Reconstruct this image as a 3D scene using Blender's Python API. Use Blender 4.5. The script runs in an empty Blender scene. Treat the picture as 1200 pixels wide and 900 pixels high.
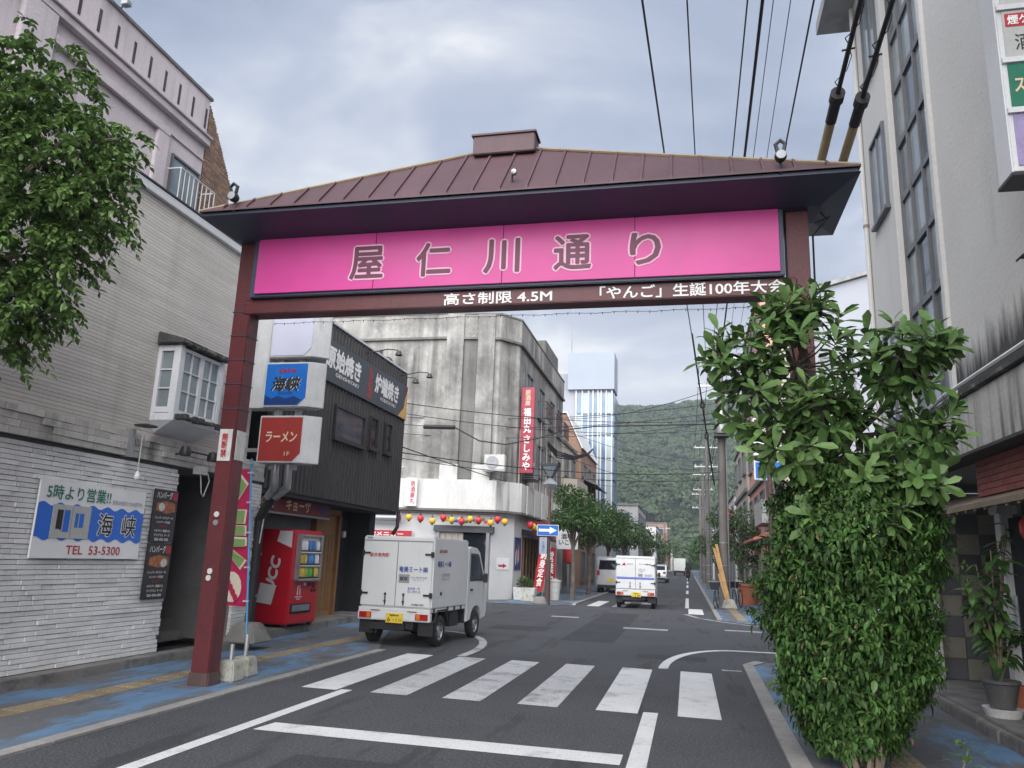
import bpy, bmesh, math, random
import numpy as np
from mathutils import Vector, Matrix
random.seed(7); RNG = np.random.default_rng(7)
R = math.radians
S = bpy.context.scene
COL = S.collection

# ------------------------------------------------------------------ camera
def set_camera(f=905.0, vp=(806.0, 662.0), roll=0.0366, h=1.6):
    hn = Vector((1, roll, 0)).normalized()
    Y = Vector((vp[0]-600, vp[1]-450, f)).normalized()
    Z = hn.cross(Y).normalized()
    if Z.y > 0: Z = -Z
    X = Y.cross(Z)
    W = Matrix((X, Y, Z))                       # world = W @ cam(x right, y down, z forward)
    right = W @ Vector((1, 0, 0)); up = W @ Vector((0, -1, 0)); back = W @ Vector((0, 0, -1))
    m = Matrix((right, up, back)).transposed().to_4x4()
    m.translation = Vector((0, 0, h))
    cd = bpy.data.cameras.new('camera'); cd.sensor_width = 36; cd.lens = f/1200*36
    cd.clip_start = 0.1; cd.clip_end = 4000
    co = bpy.data.objects.new('camera', cd); COL.objects.link(co); co.matrix_world = m
    S.camera = co
set_camera()

# ------------------------------------------------------------------ sky, sun, exposure
SUN_EL, SUN_ROT = 40, 178
w = bpy.data.worlds.new('World'); S.world = w; w.use_nodes = True
nt = w.node_tree; N = nt.nodes; L = nt.links; N.clear()
def wn(t, **k):
    n = N.new(t)
    for a, b in k.items(): setattr(n, a, b)
    return n
out = wn('ShaderNodeOutputWorld'); bg = wn('ShaderNodeBackground'); L.new(bg.outputs[0], out.inputs[0])
sky = wn('ShaderNodeTexSky', sky_type='NISHITA', sun_disc=False); sky.sun_elevation = R(SUN_EL); sky.sun_rotation = R(SUN_ROT)
sky.air_density = 1.0; sky.dust_density = 3.0
tc = wn('ShaderNodeTexCoord'); sx = wn('ShaderNodeSeparateXYZ'); L.new(tc.outputs['Generated'], sx.inputs[0])
zz = wn('ShaderNodeMath', operation='MAXIMUM'); L.new(sx.outputs[2], zz.inputs[0]); zz.inputs[1].default_value = 0.0
za = wn('ShaderNodeMath', operation='ADD'); L.new(zz.outputs[0], za.inputs[0]); za.inputs[1].default_value = 0.22
dx = wn('ShaderNodeMath', operation='DIVIDE'); L.new(sx.outputs[0], dx.inputs[0]); L.new(za.outputs[0], dx.inputs[1])
dy = wn('ShaderNodeMath', operation='DIVIDE'); L.new(sx.outputs[1], dy.inputs[0]); L.new(za.outputs[0], dy.inputs[1])
cx = wn('ShaderNodeCombineXYZ'); L.new(dx.outputs[0], cx.inputs[0]); L.new(dy.outputs[0], cx.inputs[1]); cx.inputs[2].default_value = 1.7
n1 = wn('ShaderNodeTexNoise'); n1.inputs['Scale'].default_value = 1.55; n1.inputs['Detail'].default_value = 7; n1.inputs['Roughness'].default_value = 0.52; n1.inputs['Distortion'].default_value = 0.55
L.new(cx.outputs[0], n1.inputs['Vector'])
rp = wn('ShaderNodeValToRGB'); L.new(n1.outputs[0], rp.inputs[0])
e = rp.color_ramp.elements
e[0].position = 0.38; e[0].color = (0.33, 0.40, 0.54, 1)
e[1].position = 0.63; e[1].color = (1.0, 1.02, 1.05, 1)
for p, c in ((0.45, (0.42, 0.49, 0.64, 1)), (0.53, (0.52, 0.59, 0.74, 1)), (0.585, (0.72, 0.77, 0.87, 1))):
    q = rp.color_ramp.elements.new(p); q.color = c
sm = wn('ShaderNodeVectorMath', operation='SCALE'); L.new(sky.outputs[0], sm.inputs[0]); sm.inputs['Scale'].default_value = 0.10
mx = wn('ShaderNodeMix', data_type='RGBA'); mx.inputs[0].default_value = 0.93
L.new(sm.outputs[0], mx.inputs[6]); L.new(rp.outputs[0], mx.inputs[7])
hz_ = wn('ShaderNodeMapRange'); L.new(zz.outputs[0], hz_.inputs[0]); hz_.inputs[1].default_value = 0.0; hz_.inputs[2].default_value = 0.42; hz_.inputs[3].default_value = 0.78; hz_.inputs[4].default_value = 0.0
hm_ = wn('ShaderNodeMix', data_type='RGBA'); L.new(hz_.outputs[0], hm_.inputs[0]); L.new(mx.outputs[2], hm_.inputs[6]); hm_.inputs[7].default_value = (.92, .94, .98, 1)   # brighter band of cloud towards the horizon, all round
L.new(hm_.outputs[2], bg.inputs[0]); bg.inputs[1].default_value = 0.20
sl = bpy.data.lights.new('sun', 'SUN'); sl.energy = 1.5; sl.angle = R(85); sl.color = (1, 0.985, 0.975)
so = bpy.data.objects.new('sun', sl); COL.objects.link(so); so.location = (0, 0, 40)
so.rotation_euler = (R(90-SUN_EL), 0, R(180-SUN_ROT))
S.view_settings.view_transform = 'Standard'; S.view_settings.look = 'None'
S.view_settings.exposure = 2.3; S.view_settings.gamma = 1.0; S.view_settings.use_curve_mapping = False
S.render.engine = 'CYCLES'
S.cycles.use_denoising = True
S.cycles.max_bounces = 6; S.cycles.diffuse_bounces = 3; S.cycles.glossy_bounces = 3
S.cycles.transparent_max_bounces = 8; S.cycles.caustics_reflective = False; S.cycles.caustics_refractive = False

# ------------------------------------------------------------------ materials
def srgb(r, g, b):
    f = lambda c: (c/255/12.92 if c/255 <= .04045 else ((c/255+.055)/1.055)**2.4)
    return (f(r), f(g), f(b))
def M(name, col, rough=.6, var=.12, scale=3.0, fine=40., bump=.0, bscale=60., metal=0., spec=.5,
      streak=None, spots=None, rnd=0.0, island=0.0, transl=0.0, coat=0.):
    """base colour with two noise octaves; streak=(colour, amount, hscale, vscale, threshold) adds runs of dirt; spots=(colour, scale, lo, hi) adds patches"""
    m = bpy.data.materials.new(name); m.use_nodes = True
    t = m.node_tree; nd = t.nodes; lk = t.links
    b = nd['Principled BSDF']; b.inputs['Roughness'].default_value = rough; b.inputs['Metallic'].default_value = metal
    b.inputs['Specular IOR Level'].default_value = spec
    b.inputs['Coat Weight'].default_value = coat
    geo = nd.new('ShaderNodeNewGeometry')
    def noise(sc, detail=4, vec=None, rgh=.55):
        n = nd.new('ShaderNodeTexNoise'); n.inputs['Scale'].default_value = sc; n.inputs['Detail'].default_value = detail
        n.inputs['Roughness'].default_value = rgh
        lk.new(vec if vec else geo.outputs['Position'], n.inputs['Vector']); return n.outputs[0]
    def mapr(v, a, bb, c, d):
        n = nd.new('ShaderNodeMapRange'); lk.new(v, n.inputs[0])
        for i, x in enumerate((a, bb, c, d)): n.inputs[i+1].default_value = x
        return n.outputs[0]
    def mult(v1, v2):
        n = nd.new('ShaderNodeMath'); n.operation = 'MULTIPLY'; lk.new(v1, n.inputs[0])
        if isinstance(v2, (int, float)): n.inputs[1].default_value = v2
        else: lk.new(v2, n.inputs[1])
        return n.outputs[0]
    k = None
    if var:
        k = mult(mapr(noise(scale, 5), .3, .7, 1-var, 1+var), mapr(noise(fine, 3), .3, .7, 1-var*.6, 1+var*.6))
    if rnd:
        oi = nd.new('ShaderNodeObjectInfo'); r_ = mapr(oi.outputs['Random'], 0, 1, 1-rnd, 1+rnd); k = mult(k, r_) if k else r_
    if island:
        r_ = mapr(geo.outputs['Random Per Island'], 0, 1, 1-island, 1+island); k = mult(k, r_) if k else r_
    rgb = nd.new('ShaderNodeRGB'); rgb.outputs[0].default_value = (*col, 1); c = rgb.outputs[0]
    if k:
        vm = nd.new('ShaderNodeVectorMath'); vm.operation = 'SCALE'; lk.new(c, vm.inputs[0]); lk.new(k, vm.inputs['Scale']); c = vm.outputs[0]
    def mixc(c, fac, col2):
        n = nd.new('ShaderNodeMix'); n.data_type = 'RGBA'; lk.new(fac, n.inputs[0]); lk.new(c, n.inputs[6]); n.inputs[7].default_value = (*col2, 1)
        return n.outputs[2]
    if spots:
        for sp in (spots if isinstance(spots, list) else [spots]):
            vec = None
            if len(sp) > 5:
                mp = nd.new('ShaderNodeMapping'); lk.new(geo.outputs['Position'], mp.inputs[0]); mp.inputs['Scale'].default_value = sp[5]; vec = mp.outputs[0]
            c = mixc(c, mapr(noise(sp[1], 8, vec, rgh=.68), sp[2], sp[3], 0, sp[4] if len(sp) > 4 else 1), sp[0])
    if streak:
        sc_, am, hs, vs, th = streak
        mp = nd.new('ShaderNodeMapping'); lk.new(geo.outputs['Position'], mp.inputs[0]); mp.inputs['Scale'].default_value = (hs, hs, vs)
        s1 = mapr(noise(1.0, 6, mp.outputs[0], .6), th, th+.22, 0, am)
        s2 = mapr(noise(.45, 3), .35, .65, .25, 1)
        c = mixc(c, mult(s1, s2), sc_)
    lk.new(c, b.inputs['Base Color'])
    if bump:
        bn = nd.new('ShaderNodeBump'); bn.inputs['Strength'].default_value = bump; bn.inputs['Distance'].default_value = .02
        lk.new(noise(bscale, 4), bn.inputs['Height']); lk.new(bn.outputs[0], b.inputs['Normal'])
    if transl:
        tr = nd.new('ShaderNodeBsdfTranslucent'); lk.new(c, tr.inputs[0]); ms = nd.new('ShaderNodeMixShader'); ms.inputs[0].default_value = transl
        lk.new(b.outputs[0], ms.inputs[1]); lk.new(tr.outputs[0], ms.inputs[2]); lk.new(ms.outputs[0], nd['Material Output'].inputs[0])
    return m
def height_stain(name, col, dark, z0, z1, sc):
    """mould creeping up a wall in ragged tongues between heights z0 and z1"""
    m = M(name, col, rough=.9, var=.08, scale=.5, fine=20, bump=.3, bscale=22); t = m.node_tree; nd = t.nodes; lk = t.links; b = nd['Principled BSDF']
    src = b.inputs['Base Color'].links[0].from_socket; geo = nd.new('ShaderNodeNewGeometry'); mp = nd.new('ShaderNodeMapping'); lk.new(geo.outputs['Position'], mp.inputs[0]); mp.inputs['Scale'].default_value = (sc, sc, sc*.12)
    n = nd.new('ShaderNodeTexNoise'); n.inputs['Scale'].default_value = 1; n.inputs['Detail'].default_value = 7; n.inputs['Roughness'].default_value = .7; lk.new(mp.outputs[0], n.inputs['Vector'])
    sp = nd.new('ShaderNodeSeparateXYZ'); lk.new(geo.outputs['Position'], sp.inputs[0])
    h = nd.new('ShaderNodeMapRange'); lk.new(sp.outputs[2], h.inputs[0]); h.inputs[1].default_value = z0; h.inputs[2].default_value = z1; h.inputs[3].default_value = .75; h.inputs[4].default_value = -.35
    ad = nd.new('ShaderNodeMath'); ad.operation = 'ADD'; lk.new(n.outputs[0], ad.inputs[0]); lk.new(h.outputs[0], ad.inputs[1])
    f = nd.new('ShaderNodeMapRange'); lk.new(ad.outputs[0], f.inputs[0]); f.inputs[1].default_value = .5; f.inputs[2].default_value = .85; f.inputs[4].default_value = .93
    mx_ = nd.new('ShaderNodeMix'); mx_.data_type = 'RGBA'; lk.new(f.outputs[0], mx_.inputs[0]); lk.new(src, mx_.inputs[6]); mx_.inputs[7].default_value = (*dark, 1); lk.new(mx_.outputs[2], b.inputs['Base Color'])
    return m
MAT = {}
def mat(key, *a, **k):
    if key not in MAT: MAT[key] = M(key, *a, **k)
    return MAT[key]
DIRT = (.035, .033, .03)
mat('asphalt', (.057, .059, .067), rough=.85, var=.16, scale=.55, fine=120, bump=.6, bscale=110, spec=.3, spots=[((.15, .15, .16), 42, .50, .62, .75), ((.012, .012, .014), 38, .56, .66, .7), ((.028, .029, .032), 1.1, .55, .62, .55, (2.2, .25, 1)), ((.085, .087, .093), .35, .5, .72, .6), ((.03, .031, .034), 1.7, .60, .75, .4)])
mat('asphalt_patch', (.040, .042, .048), rough=.9, var=.2, scale=.9, fine=60, bump=.6, bscale=80, spec=.3, spots=[((.12, .12, .13), 42, .52, .64, .6)])
mat('ground', (.12, .12, .11), rough=.9, var=.2, scale=.2)
mat('paint', (.60, .60, .60), rough=.7, var=.06, scale=2, fine=90, spots=[((.10, .10, .105), 55, .56, .66, .75), ((.17, .17, .18), 2.4, .55, .72, .7)])
mat('paint_worn', (.42, .42, .43), rough=.8, var=.1, scale=2, fine=90, spots=[((.085, .085, .09), 40, .50, .62, .85), ((.1, .1, .105), 1.8, .5, .66, .9)])
mat('paint_mid', (.50, .50, .51), rough=.75, var=.08, scale=2, fine=90, spots=[((.10, .10, .105), 50, .52, .63, .8), ((.12, .12, .13), 2.0, .49, .66, .8)])
mat('kerb', (.27, .26, .25), rough=.85, var=.2, scale=2, fine=50, bump=.3, spots=((.12, .12, .12), 4, .5, .7, .7))
mat('walk_blue', (.095, .19, .32), rough=.8, var=.14, scale=1.5, fine=70, bump=.3, bscale=120, spots=[((.10, .10, .102), 1.0, .43, .52, .95, (1.7, .55, 1)), ((.05, .05, .052), 1.6, .56, .62, .6, (1.2, .6, 1)), ((.13, .15, .17), 9, .53, .66, .8), ((.17, .155, .13), 1.3, .60, .66, .8)])
mat('tactile', (.27, .215, .14), rough=.8, var=.2, scale=2, fine=60, rnd=.15, spots=((.12, .11, .1), 3, .5, .7, .7))
mat('step_conc', (.19, .18, .17), rough=.85, var=.2, scale=2, fine=30, bump=.4, bscale=40, spots=((.07, .068, .065), 2.5, .5, .66, .8))
mat('stone_white', (.66, .66, .66), rough=.75, var=.1, scale=2, fine=30, bump=.35, bscale=45, rnd=.08, island=.08, streak=(DIRT, .25, 3, .5, .60))
mat('mortar', (.16, .16, .16), rough=.9, var=.15)
mat('stone_band', (.50, .48, .45), rough=.8, var=.15, scale=1.4, fine=30, bump=.4, bscale=40, island=.15, streak=((.05, .048, .042), .85, 2.2, .9, .5))
mat('grout', (.26, .24, .215), rough=.9, var=.1)
mat('tile_beige', (.52, .49, .455), rough=.7, var=.1, scale=.8, fine=25, island=.07, streak=((.17, .155, .14), .5, 1.6, .25, .53))
mat('coping', (.60, .61, .62), rough=.5, var=.1, scale=1)
mat('lilac', (.56, .50, .53), rough=.85, var=.08, scale=1.2, fine=20, bump=.3, bscale=25, streak=((.15, .14, .14), .55, 3.5, .35, .52))
mat('grime', (.055, .052, .05), rough=.9, var=.3, scale=4)
mat('white_frame', (.70, .71, .74), rough=.5, var=.06, scale=4, streak=((.25, .24, .22), .4, 6, 1, .56))
mat('glass', (.055, .075, .095), rough=.06, var=.25, scale=.9, fine=3, spec=.9)
mat('glass_pale', (.20, .24, .26), rough=.10, var=.2, scale=1.2, fine=3, spec=.8)
mat('glass_dark', (.012, .016, .022), rough=.05, var=.2, scale=1, spec=.8)
mat('dark_metal', (.022, .022, .025), rough=.45, var=.15)
mat('grey_metal', (.30, .31, .33), rough=.4, var=.12, metal=.4, streak=((.1, .09, .08), .4, 5, 1, .55))
mat('galv', (.42, .43, .44), rough=.4, var=.12, metal=.7)
mat('corrugate', (.028, .026, .027), rough=.5, var=.12, scale=2, rnd=.1)
mat('corrugate_back', (.014, .0135, .014), rough=.6, var=.1)
mat('black_wall', (.024, .025, .029), rough=.7, var=.2)
mat('grey_wall', (.11, .113, .12), rough=.8, var=.15)
mat('concrete_old', (.38, .37, .35), rough=.9, var=.17, scale=.5, fine=14, bump=.4, bscale=18, streak=((.055, .053, .05), .95, 2.0, .12, .40), spots=[((.20, .195, .185), .55, .45, .58, .85), ((.62, .61, .58), .9, .58, .68, .6)])
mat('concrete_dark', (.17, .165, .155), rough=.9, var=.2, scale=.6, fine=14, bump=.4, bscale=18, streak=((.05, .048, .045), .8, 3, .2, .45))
mat('white_wall', (.60, .595, .58), rough=.85, var=.1, scale=.7, fine=14, bump=.2, bscale=20, streak=((.10, .095, .085), .85, 2.6, .28, .50))
mat('white_plain', (.60, .60, .60), rough=.8, var=.06, scale=1, streak=((.3, .29, .27), .5, 3, .6, .56))
mat('cream_wall', (.56, .55, .53), rough=.85, var=.06, scale=.5, fine=20, bump=.3, bscale=22, streak=((.2, .19, .17), .45, 1.8, .2, .58))
mat('cream_stain', (.50, .49, .465), rough=.9, var=.1, scale=1, fine=20, bump=.3, bscale=22, streak=((.018, .018, .018), .97, 7, .5, .47))
mat('mould', (.06, .06, .058), rough=.9, var=.4, scale=3, fine=18, spots=((.26, .25, .235), 5, .52, .64, .8))
MAT['cream_mould'] = height_stain('cream_mould', (.56, .55, .53), (.02, .02, .019), 3.45, 4.75, 5.0)
mat('window_frame', (.13, .135, .145), rough=.45, var=.1, metal=.3)
mat('gate_red', (.100, .016, .020), rough=.48, var=.22, scale=1.5, fine=30, spots=[((.05, .012, .012), 3, .52, .70, .8), ((.17, .06, .05), 14, .62, .72, .5)], bump=.15, bscale=30, streak=((.03, .012, .012), .6, 6, .5, .52))
mat('gate_roof', (.075, .036, .044), rough=.55, var=.14, scale=1.2, fine=20, rnd=.10, streak=((.05, .02, .022), .5, 4, 1, .52))
mat('gate_soffit', (.040, .050, .085), rough=.5, var=.15, scale=1)
mat('gate_trim', (.24, .185, .12), rough=.6, var=.2)
mat('pink', (.60, .065, .29), rough=.32, var=.07, scale=.8, fine=3, spec=.3, rnd=.06, bump=.10, bscale=1.6, streak=((.48, .10, .27), .5, 4, .35, .52))
mat('letter_maroon', (.13, .018, .055), rough=.5, var=.1)
mat('letter_pinkwhite', (.80, .47, .62), rough=.5, var=.05)
mat('letter_white', (.78, .77, .76), rough=.5, var=.05)
mat('letter_black', (.015, .015, .017), rough=.5, var=.05)
mat('letter_red', (.42, .018, .03), rough=.5, var=.08)
mat('letter_blue', (.03, .06, .30), rough=.5, var=.08)
mat('letter_green', (.02, .17, .12), rough=.5, var=.08)
mat('letter_cream', (.66, .50, .36), rough=.6, var=.12)
mat('letter_grey', (.25, .25, .27), rough=.6, var=.08)
mat('board_white', (.76, .76, .77), rough=.4, var=.04, scale=2)
mat('board_blue', (.012, .13, .60), rough=.35, var=.06, scale=2)
mat('board_black', (.016, .016, .02), rough=.4, var=.1)
mat('lamp_panel', (.55, .56, .68), rough=.3, var=.05, scale=1.5)
mat('sign_blue', (.006, .13, .50), rough=.35, var=.15, scale=2.5)
mat('sign_blue_dark', (.006, .035, .16), rough=.4, var=.15, scale=5)
mat('sign_red', (.30, .028, .022), rough=.45, var=.18, scale=3, spots=((.18, .03, .025), 6, .52, .7, .6))
mat('sign_edge', (.52, .53, .54), rough=.4, var=.1, scale=3, streak=((.12, .11, .1), .5, 6, 1, .53))
mat('red_fascia', (.19, .018, .03), rough=.55, var=.15)
mat('banner_slate', (.055, .065, .08), rough=.5, var=.06)
mat('food', (.33, .12, .05), rough=.6, var=.5, scale=18, fine=60)
mat('food_gold', (.62, .36, .10), rough=.6, var=.4, scale=18, fine=60)
mat('food_red', (.25, .05, .05), rough=.6, var=.4, scale=18, fine=60)
mat('vend_red', (.50, .012, .028), rough=.3, var=.05, coat=.3)
mat('vend_white', (.70, .70, .71), rough=.35, var=.03)
mat('can_green', (.10, .30, .06), rough=.4, var=.3, rnd=.5); mat('can_blue', (.05, .16, .40), rough=.4, var=.3, rnd=.5)
mat('can_gold', (.48, .34, .06), rough=.4, var=.3, rnd=.4); mat('can_white', (.6, .6, .62), rough=.4, var=.2, rnd=.2)
mat('wood_door', (.24, .12, .045), rough=.6, var=.2, scale=2, fine=25, rnd=.1)
mat('wood_pale', (.46, .27, .11), rough=.75, var=.2, scale=5, fine=40, rnd=.15)
mat('wood_grey', (.24, .19, .14), rough=.85, var=.25, scale=3, fine=40)
mat('flag_pink', (.60, .02, .11), rough=.7, var=.08, scale=4, transl=.25)
mat('sign_crimson', (.34, .028, .055), rough=.5, var=.12, scale=1.5, fine=20)
mat('flag_red', (.55, .02, .03), rough=.7, var=.08, scale=4, transl=.2)
mat('flag_green', (.22, .36, .12), rough=.7, var=.06); mat('flag_cream', (.74, .66, .52), rough=.7, var=.05)
mat('blue_pole', (.06, .30, .58), rough=.35, var=.05)
mat('conc_block', (.40, .39, .35), rough=.9, var=.18, scale=6, fine=40, bump=.4, spots=((.13, .17, .06), 7, .52, .66, .7))
mat('truck_white', (.62, .63, .63), rough=.30, var=.04, scale=2, coat=.3, streak=((.42, .41, .38), .35, 5, .6, .55))
mat('truck_dark', (.022, .022, .024), rough=.7, var=.2)
mat('tyre', (.018, .018, .019), rough=.85, var=.2)
mat('rim', (.40, .41, .42), rough=.35, var=.15, metal=.7)
mat('tail_red', (.34, .012, .012), rough=.2, var=.1, coat=.5)
mat('tail_amber', (.60, .16, .02), rough=.2, var=.05, coat=.5)
mat('plate_yellow', (.70, .50, .04), rough=.5, var=.05)
mat('car_silver', (.44, .45, .47), rough=.3, var=.05, metal=.4, coat=.4)
mat('blue_stripe', (.06, .10, .48), rough=.4, var=.05)
mat('lantern_red', (.55, .03, .045), rough=.45, var=.12, scale=10); mat('lantern_yellow', (.74, .42, .035), rough=.45, var=.12, scale=10)
mat('pole_conc', (.15, .14, .13), rough=.85, var=.15, scale=1.5, fine=40, streak=((.07, .065, .06), .6, 8, .5, .5))
mat('pole_brown', (.085, .05, .045), rough=.55, var=.2)
mat('cable', (.012, .012, .014), rough=.6, var=.1)
mat('cable_guard', (.34, .27, .15), rough=.7, var=.2, scale=4)
mat('bark', (.12, .10, .08), rough=.9, var=.3, scale=5, fine=40, bump=.5)
mat('bark_pale', (.22, .17, .12), rough=.9, var=.25, scale=8, fine=50)
mat('leaf_hedge', (.046, .105, .024), rough=.55, spec=.3, var=.28, scale=3.0, fine=9, island=.45, transl=.18)
mat('leaf_big', (.085, .160, .046), rough=.45, spec=.35, var=.15, scale=2, fine=9, island=.30, transl=.20)
mat('leaf_single', (.105, .185, .054), rough=.45, spec=.35, var=.15, scale=2, fine=9, rnd=.32, transl=.20)
mat('leaf_ficus', (.105, .185, .05), rough=.36, var=.18, scale=2, fine=9, island=.35, transl=.26)
mat('leaf_ficus_single', (.12, .205, .055), rough=.36, var=.15, scale=2, fine=9, rnd=.35, transl=.26)
mat('leaf_young', (.080, .155, .034), rough=.5, spec=.3, var=.2, scale=3, fine=9, island=.3, transl=.25)
mat('leaf_dead', (.20, .14, .06), rough=.7, var=.2, scale=3, fine=9, island=.3, transl=.1)
mat('leaf_street', (.050, .105, .026), rough=.5, var=.2, scale=1.2, fine=6, island=.40, transl=.2)
mat('leaf_palm', (.10, .20, .05), rough=.4, var=.15, scale=3, fine=10, island=.3, transl=.2)
mat('forest', (.036, .064, .022), rough=.8, var=.38, scale=.03, fine=.25, island=.30, transl=.1)
mat('forest_floor', (.02, .04, .012), rough=.9, var=.3, scale=.05, fine=.4)
mat('brick_brown', (.22, .145, .105), rough=.85, var=.1, scale=2, rnd=.15, island=.3)
mat('brick_red', (.30, .10, .085), rough=.85, var=.12, scale=2, fine=30, rnd=.12, bump=.3)
mat('brick_far', (.30, .185, .135), rough=.85, var=.12, scale=.6, fine=8, streak=((.15, .1, .07), .5, 2, .3, .55))
mat('tile_taupe', (.27, .255, .21), rough=.6, var=.12, rnd=.10); mat('tile_slate', (.115, .115, .125), rough=.6, var=.12, rnd=.10)
mat('pot', (.10, .10, .10), rough=.7, var=.2); mat('pot_white', (.6, .6, .58), rough=.6, var=.15); mat('terracotta', (.35, .11, .06), rough=.8, var=.15)
mat('green_panel', (.015, .15, .09), rough=.4, var=.1); mat('violet_panel', (.30, .25, .42), rough=.4, var=.15, scale=5); mat('grey_panel', (.42, .43, .42), rough=.4, var=.08)
mat('grey_clad', (.31, .33, .37), rough=.6, var=.06, scale=.3); mat('steel_blue_clad', (.29, .33, .39), rough=.5, var=.05, scale=.3)
mat('glass_blue', (.10, .17, .27), rough=.12, var=.25, scale=.5, fine=1.5, spec=.8); mat('glass_mint', (.30, .37, .39), rough=.15, var=.1, scale=.5, spec=.7)
mat('pink_wall', (.62, .33, .27), rough=.85, var=.08, scale=.5, streak=((.3, .2, .17), .4, 2, .3, .55))
mat('beige_far', (.46, .42, .36), rough=.85, var=.1, scale=.4, streak=((.2, .18, .15), .5, 2, .25, .53))
mat('grey_far', (.34, .34, .34), rough=.85, var=.1, scale=.4, streak=((.13, .13, .12), .6, 2, .25, .5))
mat('pale_far', (.58, .57, .55), rough=.85, var=.08, scale=.4, streak=((.3, .28, .26), .5, 2, .25, .54))
mat('roof_far', (.16, .15, .15), rough=.8, var=.15)
mat('road_sign_blue', (.015, .13, .45), rough=.35, var=.03)
mat('cloth_dark', (.018, .02, .026), rough=.85, var=.2, scale=6)
mat('rubbish', (.52, .52, .50), rough=.6, var=.15, scale=8)

# ------------------------------------------------------------------ building blocks
OFF = {}
class MB:
    def __init__(s): s.v = []; s.f = []
    def add(s, vs, fs):
        n = len(s.v); s.v += [tuple(p) for p in vs]; s.f += [tuple(i+n for i in f) for f in fs]; return s
    def box(s, x0, x1, y0, y1, z0, z1):
        x0, x1 = sorted((x0, x1)); y0, y1 = sorted((y0, y1)); z0, z1 = sorted((z0, z1))
        return s.add([(x0,y0,z0),(x1,y0,z0),(x1,y1,z0),(x0,y1,z0),(x0,y0,z1),(x1,y0,z1),(x1,y1,z1),(x0,y1,z1)],
                     [(0,3,2,1),(4,5,6,7),(0,1,5,4),(1,2,6,5),(2,3,7,6),(3,0,4,7)])
    def prism(s, poly, axis, a, b):
        """poly in the two other axes; extruded from a to b along axis"""
        def P(p, t): return {'x': (t, p[0], p[1]), 'y': (p[0], t, p[1]), 'z': (p[0], p[1], t)}[axis]
        n = len(poly)
        return s.add([P(p, a) for p in poly]+[P(p, b) for p in poly],
                     [tuple(range(n))[::-1], tuple(range(n, 2*n))]+[(i, (i+1) % n, n+(i+1) % n, n+i) for i in range(n)])
    def frustum(s, c, z0, z1, a0, b0, a1, b1):
        x, y = c
        return s.add([(x-a0,y-b0,z0),(x+a0,y-b0,z0),(x+a0,y+b0,z0),(x-a0,y+b0,z0),(x-a1,y-b1,z1),(x+a1,y-b1,z1),(x+a1,y+b1,z1),(x-a1,y+b1,z1)],
                     [(0,3,2,1),(4,5,6,7),(0,1,5,4),(1,2,6,5),(2,3,7,6),(3,0,4,7)])
    def tube(s, pts, r, n=8, caps=True):
        pts = [Vector(p) for p in pts]; rs = r if isinstance(r, (list, tuple)) else [r]*len(pts)
        base = len(s.v); up = None
        for i, p in enumerate(pts):
            d = (pts[min(i+1, len(pts)-1)]-pts[max(i-1, 0)]).normalized()
            if up is None: up = Vector((0, 0, 1)) if abs(d.z) < .9 else Vector((1, 0, 0))
            a = d.cross(up).normalized(); b = a.cross(d).normalized(); up = b
            for k in range(n):
                t = 2*math.pi*k/n; s.v.append(tuple(p+a*(math.cos(t)*rs[i])+b*(math.sin(t)*rs[i])))
        for i in range(len(pts)-1):
            for k in range(n):
                q = base+i*n; s.f.append((q+k, q+(k+1) % n, q+n+(k+1) % n, q+n+k))
        if caps:
            s.f.append(tuple(base+k for k in range(n))[::-1]); s.f.append(tuple(base+(len(pts)-1)*n+k for k in range(n)))
        return s
    def lathe(s, prof, c, axis='z', n=16):
        """prof: list of (radius, height)"""
        base = len(s.v)
        for r, h in prof:
            for k in range(n):
                t = 2*math.pi*k/n; a, b = r*math.cos(t), r*math.sin(t)
                s.v.append({'z': (c[0]+a, c[1]+b, c[2]+h), 'x': (c[0]+h, c[1]+a, c[2]+b), 'y': (c[0]+a, c[1]+h, c[2]+b)}[axis])
        for i in range(len(prof)-1):
            for k in range(n):
                q = base+i*n; s.f.append((q+k, q+(k+1) % n, q+n+(k+1) % n, q+n+k))
        s.f.append(tuple(base+k for k in range(n))[::-1]); s.f.append(tuple(base+(len(prof)-1)*n+k for k in range(n)))
        return s
    def build(s, name, m, parent=None, bevel=0, smooth=False, seg=2):
        off = OFF.get(parent.name, Vector()) if parent else Vector()
        me = bpy.data.meshes.new(name)
        me.from_pydata([(p[0]-off.x, p[1]-off.y, p[2]-off.z) for p in s.v], [], s.f)
        bm = bmesh.new(); bm.from_mesh(me)
        bmesh.ops.recalc_face_normals(bm, faces=bm.faces)
        if bevel:
            es = [e for e in bm.edges if len(e.link_faces) == 2 and e.calc_face_angle(0) > .5]
            bmesh.ops.bevel(bm, geom=es, offset=bevel, segments=seg, affect='EDGES', clamp_overlap=True)
        if smooth:
            for f in bm.faces: f.smooth = True
            for e_ in bm.edges:
                if len(e_.link_faces) == 2 and e_.calc_face_angle(0) > .7: e_.smooth = False
        bm.to_mesh(me); bm.free()
        return link(name, me, m, parent)
def link(name, me, m, parent=None):
    o = bpy.data.objects.new(name, me); COL.objects.link(o)
    if m and not me.materials: me.materials.append(MAT[m] if isinstance(m, str) else m)
    if parent:
        o.parent = parent
        if parent.name in OFF: OFF[o.name] = OFF[parent.name]
    return o
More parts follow.
